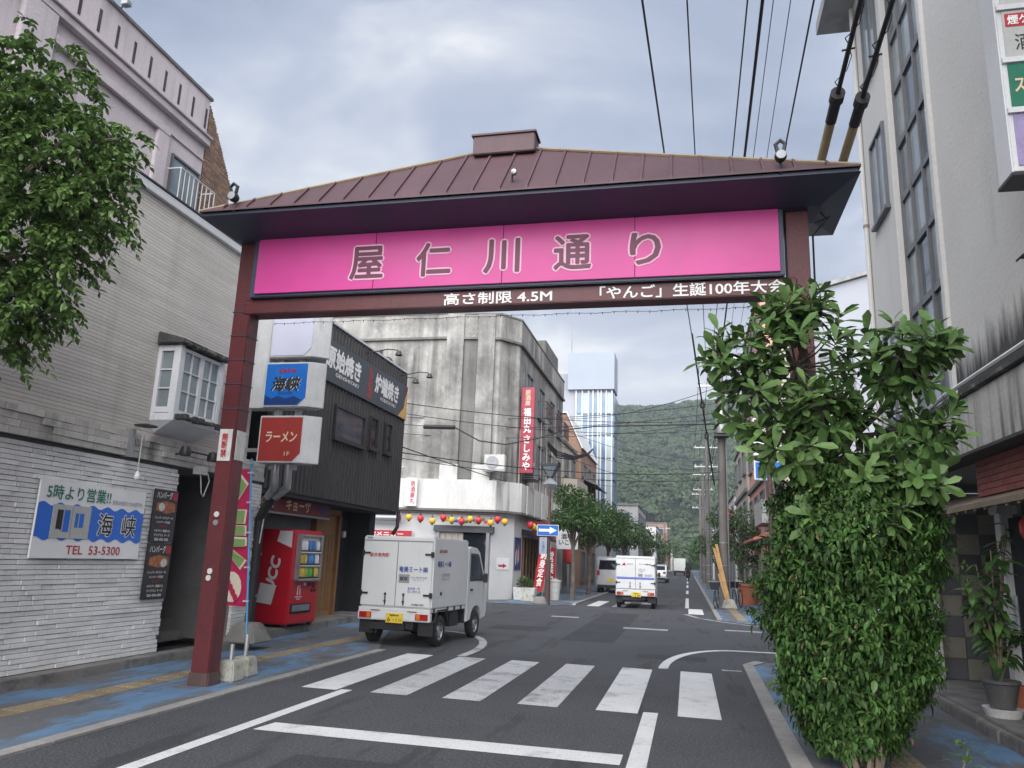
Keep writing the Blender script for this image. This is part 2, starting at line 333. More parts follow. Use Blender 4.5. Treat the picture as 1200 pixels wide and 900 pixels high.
def raw(name, V, F, m, parent=None):
    """numpy vertices and equal sized faces to one mesh"""
    off = OFF.get(parent.name, Vector()) if parent else Vector()
    V = np.asarray(V, np.float32)-np.array(off, np.float32); F = np.asarray(F, np.int32); k = F.shape[1]
    me = bpy.data.meshes.new(name); me.vertices.add(len(V)); me.vertices.foreach_set('co', V.ravel())
    me.loops.add(F.size); me.loops.foreach_set('vertex_index', F.ravel())
    me.polygons.add(len(F)); me.polygons.foreach_set('loop_start', np.arange(0, F.size, k, dtype=np.int32)); me.polygons.foreach_set('loop_total', np.full(len(F), k, np.int32))
    me.update(calc_edges=True)
    return link(name, me, m, parent)
def thing(name, label, cat, loc=(0, 0, 0), rz=0, group=None, world=True):
    """an Empty at the thing's base; world=True: parts are given in world coordinates"""
    o = bpy.data.objects.new(name, None); COL.objects.link(o); o.location = loc; o.rotation_euler = (0, 0, rz); o.empty_display_size = .2
    tag(o, label, cat, group)
    OFF[o.name] = Vector(loc) if world else Vector()
    return o
def tag(o, label, cat, group=None):
    o['label'] = label; o['category'] = cat
    if group: o['group'] = group
    return o
def struct(o): o['kind'] = 'structure'; return o
def stuff(o): o['kind'] = 'stuff'; return o
def relabel(o, label): o['label'] = label; return o
def dup(root, loc, rz=None, label=None):
    def cp(o, par):
        c = o.copy(); COL.objects.link(c); c.parent = par
        for ch in o.children: cp(ch, c)
        return c
    r = cp(root, None); r.location = loc
    if rz is not None: r.rotation_euler = (0, 0, rz)
    if label: r['label'] = label
    return r
def face(side, c0):
    """map (along, up, out) to world for a wall: E faces +X at x=c0, W faces -X, S faces -Y at y=c0, N faces +Y"""
    return {'E': lambda a, b, d: (c0+d, a, b), 'W': lambda a, b, d: (c0-d, a, b), 'S': lambda a, b, d: (a, c0-d, b), 'N': lambda a, b, d: (a, c0+d, b)}[side]
def pbox(mb, P, a0, a1, b0, b1, d0, d1):
    p, q = P(a0, b0, d0), P(a1, b1, d1); return mb.box(p[0], q[0], p[1], q[1], p[2], q[2])
def ppoly(mb, P, poly, d0, d1):
    n = len(poly); return mb.add([P(a, b, d0) for a, b in poly]+[P(a, b, d1) for a, b in poly],
        [tuple(range(n)), tuple(range(n, 2*n))]+[(i, (i+1) % n, n+(i+1) % n, n+i) for i in range(n)])
_dg = None
_tc = {}
def glyphs(s, bold):
    k = (s, bold)
    if k not in _tc:
        c = bpy.data.curves.new('t', 'FONT'); c.body = s; c.size = 1; c.resolution_u = 3; c.offset = bold; c.align_x = 'CENTER'; c.fill_mode = 'FRONT'
        c.space_line = 1.0
        o = bpy.data.objects.new('t', c); COL.objects.link(o); bpy.context.view_layer.update()
        me = bpy.data.meshes.new_from_object(o.evaluated_get(bpy.context.evaluated_depsgraph_get()))
        V = np.array([v.co[:2] for v in me.vertices]); F = [tuple(p.vertices) for p in me.polygons]
        bpy.data.objects.remove(o); bpy.data.curves.remove(c); bpy.data.meshes.remove(me)
        _tc[k] = (V, F)
    return _tc[k]
def text(s, P, a, b, w, h, m, parent, d=.006, bold=.0, name='lettering', flip=1, slant=0):
    """flat lettering fitted to the rectangle of size w x h centred on (a, b) of wall map P, raised d from it; bold thickens the strokes with shifted layers a hair apart"""
    V, F = glyphs(s, 0)
    lo, hi = V.min(0), V.max(0); c = (lo+hi)/2; sc = np.array([w, h])/np.maximum(hi-lo, 1e-4)
    Q = (V-c)*sc; Q[:, 0] += Q[:, 1]*slant
    r = bold*min(sc); vs = []; fs = []; k = 0
    offs = [(0, 0)]+([(r*math.cos(i*math.pi/4), r*math.sin(i*math.pi/4)) for i in range(8)] if bold else [])+([(r*.5*math.cos(i*math.pi/2), r*.5*math.sin(i*math.pi/2)) for i in range(4)] if bold > .045 else [])
    for ox, oy in offs:
        n = len(vs); vs += [P(a+flip*(q[0]+ox), b+q[1]+oy, d+.0002*k) for q in Q]; fs += [tuple(i+n for i in f) for f in F]; k += 1
    off = OFF.get(parent.name, Vector())
    me = bpy.data.meshes.new(name); me.from_pydata([tuple(Vector(p)-off) for p in vs], [], fs)
    return link(name, me, m, parent)
def window(parent, P, a0, a1, b0, b1, fm, gm, nv=2, nh=1, fw=.05, d=.05, name='window', sill=True, gd=.012, tint=None):
    mb = MB()
    pbox(mb, P, a0, a0+fw, b0, b1, 0, d); pbox(mb, P, a1-fw, a1, b0, b1, 0, d)
    pbox(mb, P, a0+fw, a1-fw, b0, b0+fw, 0, d); pbox(mb, P, a0+fw, a1-fw, b1-fw, b1, 0, d)
    W_, H_ = (a1-a0-2*fw), (b1-b0-2*fw); t = fw*.6
    for i in range(1, nv):
        c = a0+fw+W_*i/nv; pbox(mb, P, c-t/2, c+t/2, b0+fw, b1-fw, 0, d*.8)
    for j in range(1, nh):
        c = b0+fw+H_*j/nh; pbox(mb, P, a0+fw, a1-fw, c-t/2, c+t/2, 0, d*.7)
    wo = mb.build(name, fm, parent)
    for i in range(nv):
        for j in range(nh):
            g = MB(); pbox(g, P, a0+fw+W_*i/nv, a0+fw+W_*(i+1)/nv, b0+fw+H_*j/nh, b0+fw+H_*(j+1)/nh, .002, gd); g.build('pane', gm, wo)
    if sill:
        g = MB(); pbox(g, P, a0-.04, a1+.04, b0-.06, b0-.003, 0, d+.04); g.build('sill', fm, wo)
    return wo
def wire(a, b, sag, r=.012, n=14):
    a, b = Vector(a), Vector(b)
    return [tuple(a.lerp(b, i/n)-Vector((0, 0, sag*4*(i/n)*(1-i/n)))) for i in range(n+1)]

# ------------------------------------------------------------------ ground, road, pavements
def sheet(name, poly, z, m, parent=None, thick=0):
    mb = MB()
    if thick: mb.prism(poly, 'z', z-thick, z)
    else: mb.add([(x, y, z) for x, y in poly], [tuple(range(len(poly)))])
    return mb.build(name, m, parent)
def rect(x0, x1, y0, y1): return [(x0, y0), (x1, y0), (x1, y1), (x0, y1)]
struct(sheet('ground', rect(-1500, 1500, -400, 2500), -.02, 'ground'))
road = struct(sheet('road', rect(-70, 70, -12, 330), 0, 'asphalt'))
def mark(name, poly, m='paint'): return sheet(name, poly, .004, m, road)
for i in range(6):                                     # crosswalk
    x = -4.56+i*.886; mark('crosswalk_stripe', [(x, 9.1), (x+.46, 9.08), (x+.46, 12.78), (x, 12.82)], 'paint' if i in (0, 4, 5) else 'paint_mid')
mark('stop_line', [(-3.88, 6.86), (-.56, 6.80), (-.56, 7.16), (-3.84, 7.20)])
mark('edge_line', [(-4.14, 1.5), (-4.0, 1.5), (-3.92, 9.15), (-4.06, 9.15)])
mark('centre_line', [(-.52, 1.5), (-.36, 1.5), (-.34, 9.2), (-.50, 9.2)])
def curve_mark(name, pts, wd, m='paint'):
    mb = MB(); P_ = [Vector((*p, .004)) for p in pts]
    for i, p in enumerate(P_):
        d = (P_[min(i+1, len(P_)-1)]-P_[max(i-1, 0)]).normalized(); n = Vector((-d.y, d.x, 0))*wd/2
        mb.v += [tuple(p+n), tuple(p-n)]
    mb.f = [(2*i, 2*i+1, 2*i+3, 2*i+2) for i in range(len(P_)-1)]
    return mb.build(name, m, road)
def arc(cx, cy, rx, ry, a0, a1, n=12): return [(cx+rx*math.cos(R(a0+(a1-a0)*i/n)), cy+ry*math.sin(R(a0+(a1-a0)*i/n))) for i in range(n+1)]
curve_mark('corner_line', arc(.95, 13.0, 1.35, 3.35, 180, 92)+[(3, 16.45), (9, 16.7)], .15)
curve_mark('corner_line', arc(-5.4, 13.4, 1.75, 3.6, -8, 80)+[(-6.8, 17.3)], .15, 'paint_worn')
curve_mark('corner_line', [(-.1, 27.2), (.3, 25.6), (.9, 24.5), (1.6, 23.6), (2.6, 22.9), (5, 22.3)], .13, 'paint_worn')
mark('far_crosswalk_stripe', rect(.0, .5, 27.4, 30.6)); 
for i in range(4): mark('far_crosswalk_stripe', rect(-4.55+i*.9, -4.1+i*.9, 29.4, 33.5), 'paint' if i < 2 else 'paint_worn')
for y0, y1 in ((31, 40), (46, 52), (58, 66), (72, 80), (88, 98)): mark('lane_dash', rect(-.12, .02, y0, y1))
mark('lane_edge', [(-3.0, 36), (-2.9, 36), (-2.9, 120), (-3.0, 120)], 'paint_worn')
mark('worn_mark', rect(-1.6, -.5, 20.2, 20.6), 'paint_worn'); mark('worn_mark', rect(-3.9, -3.1, 23.0, 23.35), 'paint_worn'); mark('worn_mark', rect(.9, 1.8, 21.2, 21.5), 'paint_worn')
mark('worn_mark', rect(.5, .8, 13.2, 13.35), 'paint_worn')
for q_ in (rect(-2.6, -1.5, 16.5, 26.0), rect(-4.6, -3.2, 18.2, 19.4), rect(-.9, .3, 14.2, 14.9), rect(-3.1, -2.2, 3.0, 6.2)): sheet('asphalt_patch', q_, .002, 'asphalt_patch', road)
# pavements
sw = struct(sheet('pavement_left', [(-7.4, -6), (-5.2, -6), (-5.12, 12.9), (-5.7, 14.6), (-6.6, 17.5), (-7.75, 19.6), (-7.75, 12.4)], .012, 'walk_blue'))
for k in range(15):
    y = -5+k*1.2; x = -5.24+.0045*(y+5); sheet('kerb', [(x, y), (x+.15, y), (x+.155, y+1.188), (x+.005, y+1.188)], .022+.003*(k % 2), 'kerb', sw, .022)
sr = struct(sheet('pavement_right', [(.92, -6), (3.0, -6), (3.0, 14.6), (1.3, 14.6), (.98, 14.2)], .012, 'walk_blue'))
for k in range(15):
    y = -4+k*1.2; x = .70+.009*(y+4)
    if y+1.19 < 14.3: sheet('kerb', [(x, y), (x+.17, y), (x+.181, y+1.19), (x+.011, y+1.19)], .03, 'kerb', sr, .03)
sheet('kerb', [(.86, 14.0), (1.03, 13.95), (1.25, 14.45), (1.1, 14.6)], .03, 'kerb', sr, .03)
sf = struct(sheet('pavement_far_left', [(-40, 28.3), (-7.6, 28.3), (-4.95, 28.0), (-4.2, 29.6), (-4.2, 250), (-7, 250), (-7, 30.2), (-40, 30.2)], .012, 'walk_blue'))
sg = struct(sheet('pavement_far_right', [(.95, 24.9), (1.5, 24.0), (12, 23.4), (12, 26.5), (3.3, 27), (3.3, 250), (.95, 250)], .012, 'walk_blue'))
sheet('kerb', rect(.83, .98, 25.0, 120), .05, 'kerb', sg, .05); sheet('kerb', rect(-4.25, -4.1, 29.8, 120), .05, 'kerb', sf, .05)
tile = None
def tactile(par, x, y, rz):
    global tile
    if tile is None:
        mb = MB(); mb.box(-.146, .146, -.146, .146, 0, .006)
        for k in range(4): mb.box(-.115+k*.066, -.085+k*.066, -.13, .13, .006, .012)
        o = mb.build('tactile_tile', 'tactile'); tile = o.data; bpy.data.objects.remove(o)
    o = link('tactile_tile', tile, None, par); o.location = (x, y, .0125); o.rotation_euler = (0, 0, rz)
for k in range(44): tactile(sw, -6.36+.0045*k*3*.3, 2.0+k*.3, -.012)
for k in range(40): tactile(sr, 1.78, 1.5+k*.3, 0)
for k in range(28): tactile(sg, 1.6, 25.2+k*.3, 0)
# low terrace steps along the left and right house fronts
st = struct(MB().box(-7.42, -7.16, -6, 12.4, 0, .12).build('step_left', 'step_conc', None, .012))
struct(MB().prism([(-9, 12.42), (-7.45, 12.42), (-7.75, 19.4), (-9, 19.4)], 'z', 0, .15).build('terrace_left', 'step_conc', None, .012))
tr = struct(MB().box(3.04, 6.5, -6, 14.2, 0, .15).build('terrace_right', 'step_conc', None, .01))
y = 4.0
while y < 14.0:                                         # broken edging stones of the right terrace
    l = random.uniform(.5, .95); MB().box(2.93+random.uniform(0, .02), 3.035, y, min(y+l-.015, 14.2), 0, .13+random.uniform(-.015, .03)).build('edging_stone', 'step_conc', tr, .012); y += l

# ------------------------------------------------------------------ the street gate
GY = 8.72
gate = thing('street_gate', 'dark red street gate with pink name board and low metal roof spanning the road', 'gate', (-2.2, GY, 0))
def gate_post(x):
    mb = MB(); zz_ = [.0]+[.55+k*.42 for k in range(13)]
    mb.box(x-.12, x+.12, GY-.12, GY+.12, 0, 5.60)
    p = mb.build('post', 'gate_red', gate, .012)
    for z in (3.0, 3.32, 3.64, 3.96, 4.28, 4.6):
        MB().box(x-.126, x+.126, GY-.126, GY+.126, z, z+.012).build('joint', 'gate_soffit', p)
    MB().frustum((x, GY), 0, .17, .14, .14, .13, .13).build('foot', 'pole_brown', p, .015)
    return p
pl = gate_post(-5.63); pr = gate_post(1.26)
for zc, dx in ((2.0, .0), (1.9, .0), (1.32, .0), (1.24, -.01)):
    MB().lathe([(.0, 0), (.035, .002), (.035, .012), (.0, .016)], (-5.64+dx, GY-.137, zc), 'y', 12).build('reflector', 'rubbish' if zc != 1.9 else 'grey_metal', pl)
MB().box(-5.73, -5.55, GY-.129, GY-.122, 2.66, 3.06).build('sticker', 'rubbish', pl); MB().box(-5.508, -5.502, GY-.10, GY+.1, 2.68, 3.05).build('sticker', 'rubbish', pl)
PG = face('S', GY-.130)
text('無\n断\n禁', PG, -5.645, 2.86, .08, .3, 'letter_red', pl, bold=.02)
MB().box(-5.6, 1.23, GY-.13, GY+.13, 4.57, 4.765).build('beam', 'gate_red', gate, .01)
MB().box(-5.50, 1.10, GY-.2, GY+.2, 4.77, 5.60).build('sign_frame', 'gate_soffit', gate, .01)
PS = face('S', GY-.2)
npan = 4; xs = [-5.42, -3.78, -2.13, -.55, 1.05]
for a, b in zip(xs[:-1], xs[1:]):
    m_ = MB(); pbox(m_, PS, a+.004, b-.004, 4.81, 5.555, 0, .03); m_.build('sign_panel', 'pink', gate, .004)
PL = face('S', GY-.232)
for ch, xc in zip('屋仁川通り', (-3.88, -3.00, -2.14, -1.28, -.43)):
    fw_, fh_ = (.34, .38) if ch == 'り' else (.43, .42)
    o_ = text(ch, PL, xc, 5.155, fw_, fh_, 'letter_pinkwhite', gate, d=.002, bold=.066, name='letter_outline')
    text(ch, PL, xc, 5.155, fw_, fh_, 'letter_maroon', gate, d=.007, bold=.022, name='letter')
PBm = face('S', GY-.13)
text('高さ制限 4.5M', PBm, -2.20, 4.665, 1.34, .15, 'letter_white', gate, bold=.02)
text('「やんご」生誕100年大会', PBm, .07, 4.668, 2.06, .155, 'letter_white', gate, bold=.02)
# roof: hipped, standing seam
ex0, ex1, ey0, ey1, ez = -5.92, 1.81, GY-.82, GY+.82, 5.645
bx0, bx1, by0, by1, bz = -5.76, 1.50, GY-.24, GY+.24, 5.56
px0, px1, pz = -2.62, -1.80, 6.64
MB().add([(ex0,ey0,ez),(ex1,ey0,ez),(ex1,ey1,ez),(ex0,ey1,ez),(bx0,by0,bz),(bx1,by0,bz),(bx1,by1,bz),(bx0,by1,bz)],
         [(0,1,5,4),(1,2,6,5),(2,3,7,6),(3,0,4,7),(4,5,6,7)]).build('soffit', 'gate_soffit', gate)
MB().add([(ex0+.02,ey0+.02,ez),(ex1-.02,ey0+.02,ez),(ex1-.02,ey1-.02,ez),(ex0+.02,ey1-.02,ez),(ex0+.02,ey0+.02,ez+.05),(ex1-.02,ey0+.02,ez+.05),(ex1-.02,ey1-.02,ez+.05),(ex0+.02,ey1-.02,ez+.05)],
         [(0,1,5,4),(1,2,6,5),(2,3,7,6),(3,0,4,7),(0,3,2,1)]).build('eave_trim', 'gate_soffit', gate)
E0 = ez+.05
def roof_z(x):                       # height of the front hip line / ridge above x
    if x < px0: return E0+(pz-E0)*(x-ex0)/(px0-ex0)
    if x > px1: return E0+(pz-E0)*(ex1-x)/(ex1-px1)
    return pz
def roof_y(x, sgn=-1): t = (roof_z(x)-E0)/(pz-E0); return (GY+sgn*.82)+(-sgn*.82)*t
cuts = [ex0+(ex1-ex0)*k/24 for k in range(25)]
for sgn in (-1, 1):
    cuts2 = sorted(cuts+[px0, px1]) 
    for a, b in zip(cuts[:-1], cuts[1:]):
        top = [a]+[q for q in (px0, px1) if a < q < b]+[b]
        vs = [(a, GY+sgn*.84, E0), (b, GY+sgn*.84, E0)]+[(q, roof_y(q, sgn), roof_z(q)) for q in reversed(top)]
        vs2 = [(x, y, z+.02) for x, y, z in vs]; n = len(vs)
        MB().add(vs+vs2, [tuple(range(n)), tuple(range(n, 2*n))]+[(i, (i+1) % n, n+(i+1) % n, n+i) for i in range(n)]).build('roof_panel', 'gate_roof', gate)
    for c in cuts[1:-1]:
        p, q = Vector((c, GY+sgn*.84, E0+.02)), Vector((c, roof_y(c, sgn), roof_z(c)+.02)); d = Vector((.014, 0, 0)); u = Vector((0, 0, .035))
        MB().add([p-d, p+d, q+d, q-d, p-d+u, p+d+u, q+d+u, q-d+u], [(0,3,2,1),(4,5,6,7),(0,1,5,4),(1,2,6,5),(2,3,7,6),(3,0,4,7)]).build('roof_seam', 'gate_roof', gate)
for xa, xb in ((ex0, px0), (ex1, px1)):
    MB().tube([(xa, GY-.82, E0+.02), (xb, GY, pz+.04)], .022, 6).build('hip_trim', 'gate_trim', gate); MB().tube([(xa, GY+.82, E0+.02), (xb, GY, pz+.04)], .022, 6).build('hip_trim', 'gate_trim', gate)
    MB().add([(xa, GY-.84, E0), (xa, GY+.84, E0), (xb, GY, pz)], [(0, 1, 2)]).build('roof_end', 'gate_roof', gate)
MB().box(px0+.02, px1-.0, GY-.14, GY+.14, pz-.05, pz+.20).build('ridge_cap', 'gate_roof', gate, .01)
MB().box(px0, px1+.02, GY-.16, GY+.16, pz+.2, pz+.225).build('ridge_lid', 'gate_roof', gate)
def spotlight(x, z, lab):
    t = thing('spotlight', lab, 'spotlight', (x, GY-.84, z), 0, 'floodlights on the gate roof')
    b = (x, GY-.86, z)
    MB().lathe([(.0, 0), (.055, .0), (.065, .05), (.05, .1), (.0, .11)], (b[0], b[1]-.04, b[2]+.04), 'y', 14).build('lamp_head', 'dark_metal', t, 0, True)
    MB().lathe([(.0, 0), (.05, .001), (.05, .006), (.0, .007)], (b[0], b[1]-.05, b[2]+.04), 'y', 14).build('lens', 'grey_metal', t)
    MB().tube([(b[0], b[1]+.05, b[2]-.14), (b[0], b[1]+.05, b[2]+.03)], .014, 6).build('bracket', 'dark_metal', t)
    MB().tube([(b[0]-.03, b[1], b[2]+.09), (b[0]-.05, b[1]-.01, b[2]+.17), (b[0], b[1]-.02, b[2]+.21), (b[0]+.05, b[1]-.01, b[2]+.17), (b[0]+.03, b[1], b[2]+.09)], .022, 7).build('clamp', 'dark_metal', t, 0, True)
spotlight(-5.45, 5.82, 'small round spotlight clamped to the left eave of the red gate')
spotlight(1.02, 5.82, 'small round spotlight clamped to the right eave of the red gate')
t = thing('roof_camera', 'tiny grey fitting on the middle of the gate roof slope', 'light fitting', (-1.93, GY-.72, 5.82))
MB().tube([(-1.93, GY-.70, 5.80), (-1.93, GY-.72, 5.95)], .012, 6).build('stem', 'dark_metal', t); MB().lathe([(.0, 0), (.03, .01), (.03, .07), (0, .08)], (-1.9, GY-.80, 5.96), 'y', 10).build('head', 'galv', t)
mb = MB()
for k in range(46):
    x = -5.3+k*.14; z = 4.53-.006*math.sin(k*1.3); mb.tube([(x, GY+.16, z), (x+.07, GY+.16, z-.008), (x+.14, GY+.16, 4.53-.006*math.sin((k+1)*1.3))], .003, 4)
    mb.tube([(x, GY+.16, z), (x, GY+.16, z-.025)], .005, 5)
tag(mb.build('string_light', 'cable'), 'thin string of small bulbs strung along the underside of the red gate beam', 'string lights')
tag(MB().tube([(1.5, GY, 5.64), (1.58, GY-.02, 5.5), (1.46, GY-.03, 5.44), (1.62, GY-.05, 5.5), (1.52, GY, 5.40), (1.44, GY, 5.3), (1.43, GY, 4.2)], .012, 6).build('loose_cable', 'cable'), 'black cable tangled at the right end of the gate soffit', 'cable')

# ------------------------------------------------------------------ left: house with white stone front and lilac upper storey
XA = -7.4
A = thing('stone_front_house', 'left house with white stone ground floor, beige tiled wall and lilac top storey', 'building', (XA, 6, 0))
PA = face('E', XA)
MB().box(-13, XA-.05, -4, 10.2, .05, 2.76).build('ground_wall', 'mortar', A)
# ledge stones, one by one where they show largest
unit = MB().box(-.5, .5, -.5, .5, -.5, .5).build('brick', 'stone_white', None, .03, seg=1); unit_me = unit.data; bpy.data.objects.remove(unit)
bricks = []
z = .125; rowh = .0575; j = 0
while z+rowh < 2.76:
    y = 5.6+random.uniform(-.2, .0)
    while y < 10.2:
        l = random.choice((.18, .26, .34, .42, .5)); y1 = min(y+l, 10.195)
        if y1-y > .04: bricks.append((y, y1, z, rowh, random.choice((-.006, -.003, .002, .006, .011))))
        y = y1+.003 if y1 < 10.195 else 99
    z += rowh; j += 1
bricks.sort(key=lambda q: -(q[1]-q[0])*(1.0 if 6.9 < q[0] else .0))
def hidden(q): return (7.63 < q[0] and q[1] < 9.46 and 1.41 < q[2] < 2.28) or (9.65 < q[0] and q[1] < 10.17 and .85 < q[2] < 2.35)
vis = [q for q in bricks if not hidden(q)]; rest = [q for q in bricks if hidden(q)]
for (y0, y1, z0, h_, d) in vis[:300]:
    o = link('brick', unit_me, None, A); o.location = (XA-.03+d-XA, (y0+y1)/2-6, z0+h_/2); o.scale = (.07, y1-y0-.004, h_-.007)
mb = MB()
for (y0, y1, z0, h_, d) in vis[300:]+rest: mb.box(XA-.065+d, XA+.005+d, y0+.002, y1-.002, z0+.003, z0+h_-.004)
stuff(mb.build('stone_courses', 'stone_white', A))
# stone fascia above
MB().box(-9.5, XA-.02, -4, 12.5, 2.77, 3.10).build('fascia_core', 'mortar', A)
mb = MB()
for r_ in range(4):
    y = 4.0+random.uniform(0, .3)
    while y < 12.49:
        l = random.uniform(.25, .6); y1 = min(y+l, 12.5); d = random.uniform(.0, .03); mb.box(XA-.03, XA+.045+d, y+.003, y1-.003, 2.765+r_*.084, 2.765+r_*.084+.079); y = y1+.001
stuff(mb.build('fascia_stones', 'stone_band', A))
MB().box(XA-.03, XA+.11, 8.95, 9.02, 2.75, 3.13).build('joint_cover', 'grey_metal', A)
# beige tile courses
MB().box(-13, XA-.012, -4, 11.95, 3.10, 6.5).build('upper_wall', 'grout', A)
mb = MB(); z = 3.105
while z < 6.46:
    y = 3.0
    while y < 11.9:
        l = 1.2+random.uniform(-.3, .3); y1 = min(y+l, 11.95); mb.box(XA-.03, XA+random.uniform(-.001, .0015), y, y1, z, z+.0445); y = y1
    z += .049
stuff(mb.build('tile_courses', 'tile_beige', A))
MB().box(XA-.15, XA+.07, -4, 12.05, 6.49, 6.62).build('coping', 'coping', A, .008)
MB().box(XA-.62, XA+.085, -4, 12.07, 6.625, 6.65).build('coping_flashing', 'dark_metal', A)
MB().box(-13, XA-.15, -4, 11.95, 6.50, 6.60).build('ledge', 'step_conc', A)
# lilac storey
XU = -8.0; PU = face('E', XU)
MB().box(-13, XU, -4, 10.56, 6.61, 9.19).build('top_wall', 'lilac', A)
for y0, y1, z0, z1, d in ((-4, 10.57, 8.30, 8.42, .10), (-4, 10.58, 8.42, 8.46, .14), (6.75, 7.25, 6.62, 8.3, .09), (9.35, 9.62, 6.62, 8.0, .07), (7.25, 9.62, 7.93, 8.06, .08), (-4, 6.2, 8.05, 9.19, .12), (9.62, 10.55, 8.02, 8.06, .03)):
    m_ = MB(); pbox(m_, PU, y0, y1, z0, z1, .001, d); m_.build('moulding', 'lilac', A, .008)
for k in range(12):
    y = 6.5+k*.36; m_ = MB(); pbox(m_, PU, y, y+.05, 8.62, 8.98, .001, .006); m_.build('parapet_slot', 'grime', A)
MB().box(-13, XU+.03, -4, 10.6, 9.19, 9.24).build('parapet_cap', 'concrete_dark', A)
wl = window(A, PU, 9.78, 10.5, 6.92, 7.75, 'window_frame', 'glass_pale', 2, 1, .035, .04)
mb = MB()
for z in (6.86, 7.42): mb.tube([(XU+.05, 9.68, z), (XU+.30, 9.68, z), (XU+.30, 10.58, z), (XU+.05, 10.58, z)], .012, 6)
for k in range(9): mb.tube([(XU+.30, 9.68+k*.1125, 6.86), (XU+.30, 9.68+k*.1125, 7.42)], .008, 5)
mb.build('railing', 'coping', A)
mb = MB()                                              # brown brick slip wall with a sloping top
z = 6.63
def brown_end(z): return 11.55-(max(z-8.05, 0)*.74) if z > 8.05 else 11.55-(z-6.6)*.05
MB().prism([(10.57, 6.61), (11.5, 6.61), (11.42, 8.03), (10.57, 9.17)], 'x', XU-1.5, XU-.045).build('side_wall', 'mortar', A)
while z < 9.1:
    y = 10.575+random.uniform(0, .05); ye = 11.42-(z-8.03)*.7456 if z > 8.03 else 11.5-(z-6.61)*.056
    while y < ye-.02:
        y1 = min(y+.125, ye); mb.box(XU-.05, XU-.015+random.uniform(-.004, .004), y+.004, y1-.004, z, z+.032); y = y1
    z += .041
stuff(mb.build('brick_slips', 'brick_brown', A))
# bay window
bw = MB().box(XA-.05, -7.02, 9.38, 10.46, 3.33, 3.43).add([(XA, 9.38, 3.33), (-7.02, 9.38, 3.33), (-7.02, 10.46, 3.33), (XA, 10.46, 3.33), (XA, 9.5, 3.16), (XA, 10.4, 3.16)], [(0,1,4),(1,2,5,4),(2,3,5),(0,4,5,3),(0,3,2,1)]).build('bay_window', 'white_frame', A)
mb = MB()
mb.box(-7.11, -7.03, 9.38, 9.46, 3.43, 4.42); mb.box(-7.10, -7.03, 10.39, 10.46, 3.43, 4.42); mb.box(XA, XA+.06, 9.38, 9.44, 3.43, 4.42)
PB_ = face('E', -7.09)
for y0, y1 in ((9.47, 9.92), (9.93, 10.385)):
    pbox(mb, PB_, y0, y0+.03, 3.44, 4.4, 0, .05); pbox(mb, PB_, y1-.03, y1, 3.44, 4.4, 0, .05); pbox(mb, PB_, y0, y1, 3.44, 3.49, 0, .047); pbox(mb, PB_, y0, y1, 4.35, 4.4, 0, .047)
    pbox(mb, PB_, (y0+y1)/2-.009, (y0+y1)/2+.009, 3.49, 4.35, .01, .04)
    for j in (1, 2): pbox(mb, PB_, y0+.03, y1-.03, 3.49+.287*j-.009, 3.49+.287*j+.009, .01, .038)
PC_ = face('S', 9.43)
pbox(mb, PC_, XA+.06, -7.11, 3.44, 3.52, 0, .045); pbox(mb, PC_, XA+.06, -7.11, 4.34, 4.42, 0, .045); pbox(mb, PC_, -7.15, -7.105, 3.44, 4.42, 0, .04)
for j in (1, 2): pbox(mb, PC_, XA+.06, -7.11, 3.52+.273*j-.009, 3.52+.273*j+.009, .01, .036)
mb.build('frame', 'white_frame', bw)
for y0, y1 in ((9.50, 9.695), (9.695, 9.89), (9.96, 10.158), (10.158, 10.355)):
    for j in range(3):
        g = MB(); pbox(g, PB_, y0, y1, 3.49+.287*j, 3.49+.287*(j+1), .005, .015); g.build('pane', 'glass_pale', bw)
for j in range(3): g = MB(); pbox(g, PC_, XA+.06, -7.15, 3.52+.273*j, 3.52+.273*(j+1), .005, .015); g.build('pane', 'glass_pale', bw)
MB().box(XA+.0, -7.12, 9.44, 10.42, 3.43, 4.42).build('interior', 'grey_wall', bw)
MB().prism([(XA, 4.43), (-6.95, 4.43), (-6.95, 4.50), (XA, 4.62)], 'y', 9.31, 10.53).build('bay_roof', 'mould', bw, .015)
for k in range(8):
    MB().box(-7.02+random.uniform(-.02, .03), -6.96+random.uniform(0, .03), 9.4+k*.13, 9.5+k*.13, 3.36+random.uniform(-.02, .02), 3.44+random.uniform(-.02, .015)).build('flaking_sill', 'mould', bw, .01)
# recessed entrance between the two houses
MB().box(-9.0, -8.72, 10.2, 12.5, .05, 2.77).build('entrance_wall', 'grey_wall', A)
MB().box(-8.72, -8.2, 10.21, 12.3, .1, .24).build('entrance_step', 'step_conc', A, .01); MB().box(-8.72, -8.45, 10.5, 12.3, .24, .42).build('entrance_step', 'step_conc', A, .01)
MB().box(-9.0, XA-.02, 11.95, 12.5, .12, 2.77).build('entrance_pier', 'mortar', A)
dr = MB().box(-8.72, -8.66, 10.75, 11.6, .42, 2.35).build('entrance_door', 'black_wall', A, .01)
MB().tube([(-8.63, 11.5, 1.2), (-8.63, 11.5, 1.55)], .015, 6).build('handle', 'galv', dr); MB().box(-8.655, -8.65, 10.9, 11.42, 1.6, 2.2).build('pane', 'glass_dark', dr)
mb = MB()
z = .13
while z < 2.7:
    y = 11.96
    while y < 12.48:
        l = random.choice((.15, .2, .26)); y1 = min(y+l, 12.5); mb.box(XA-.03, XA+.03+random.uniform(-.01, .01), y+.002, y1-.002, z, z+.052); y = y1
    z += .0575
stuff(mb.build('pier_stones', 'stone_white', A))
P_ = face('E', -8.645)
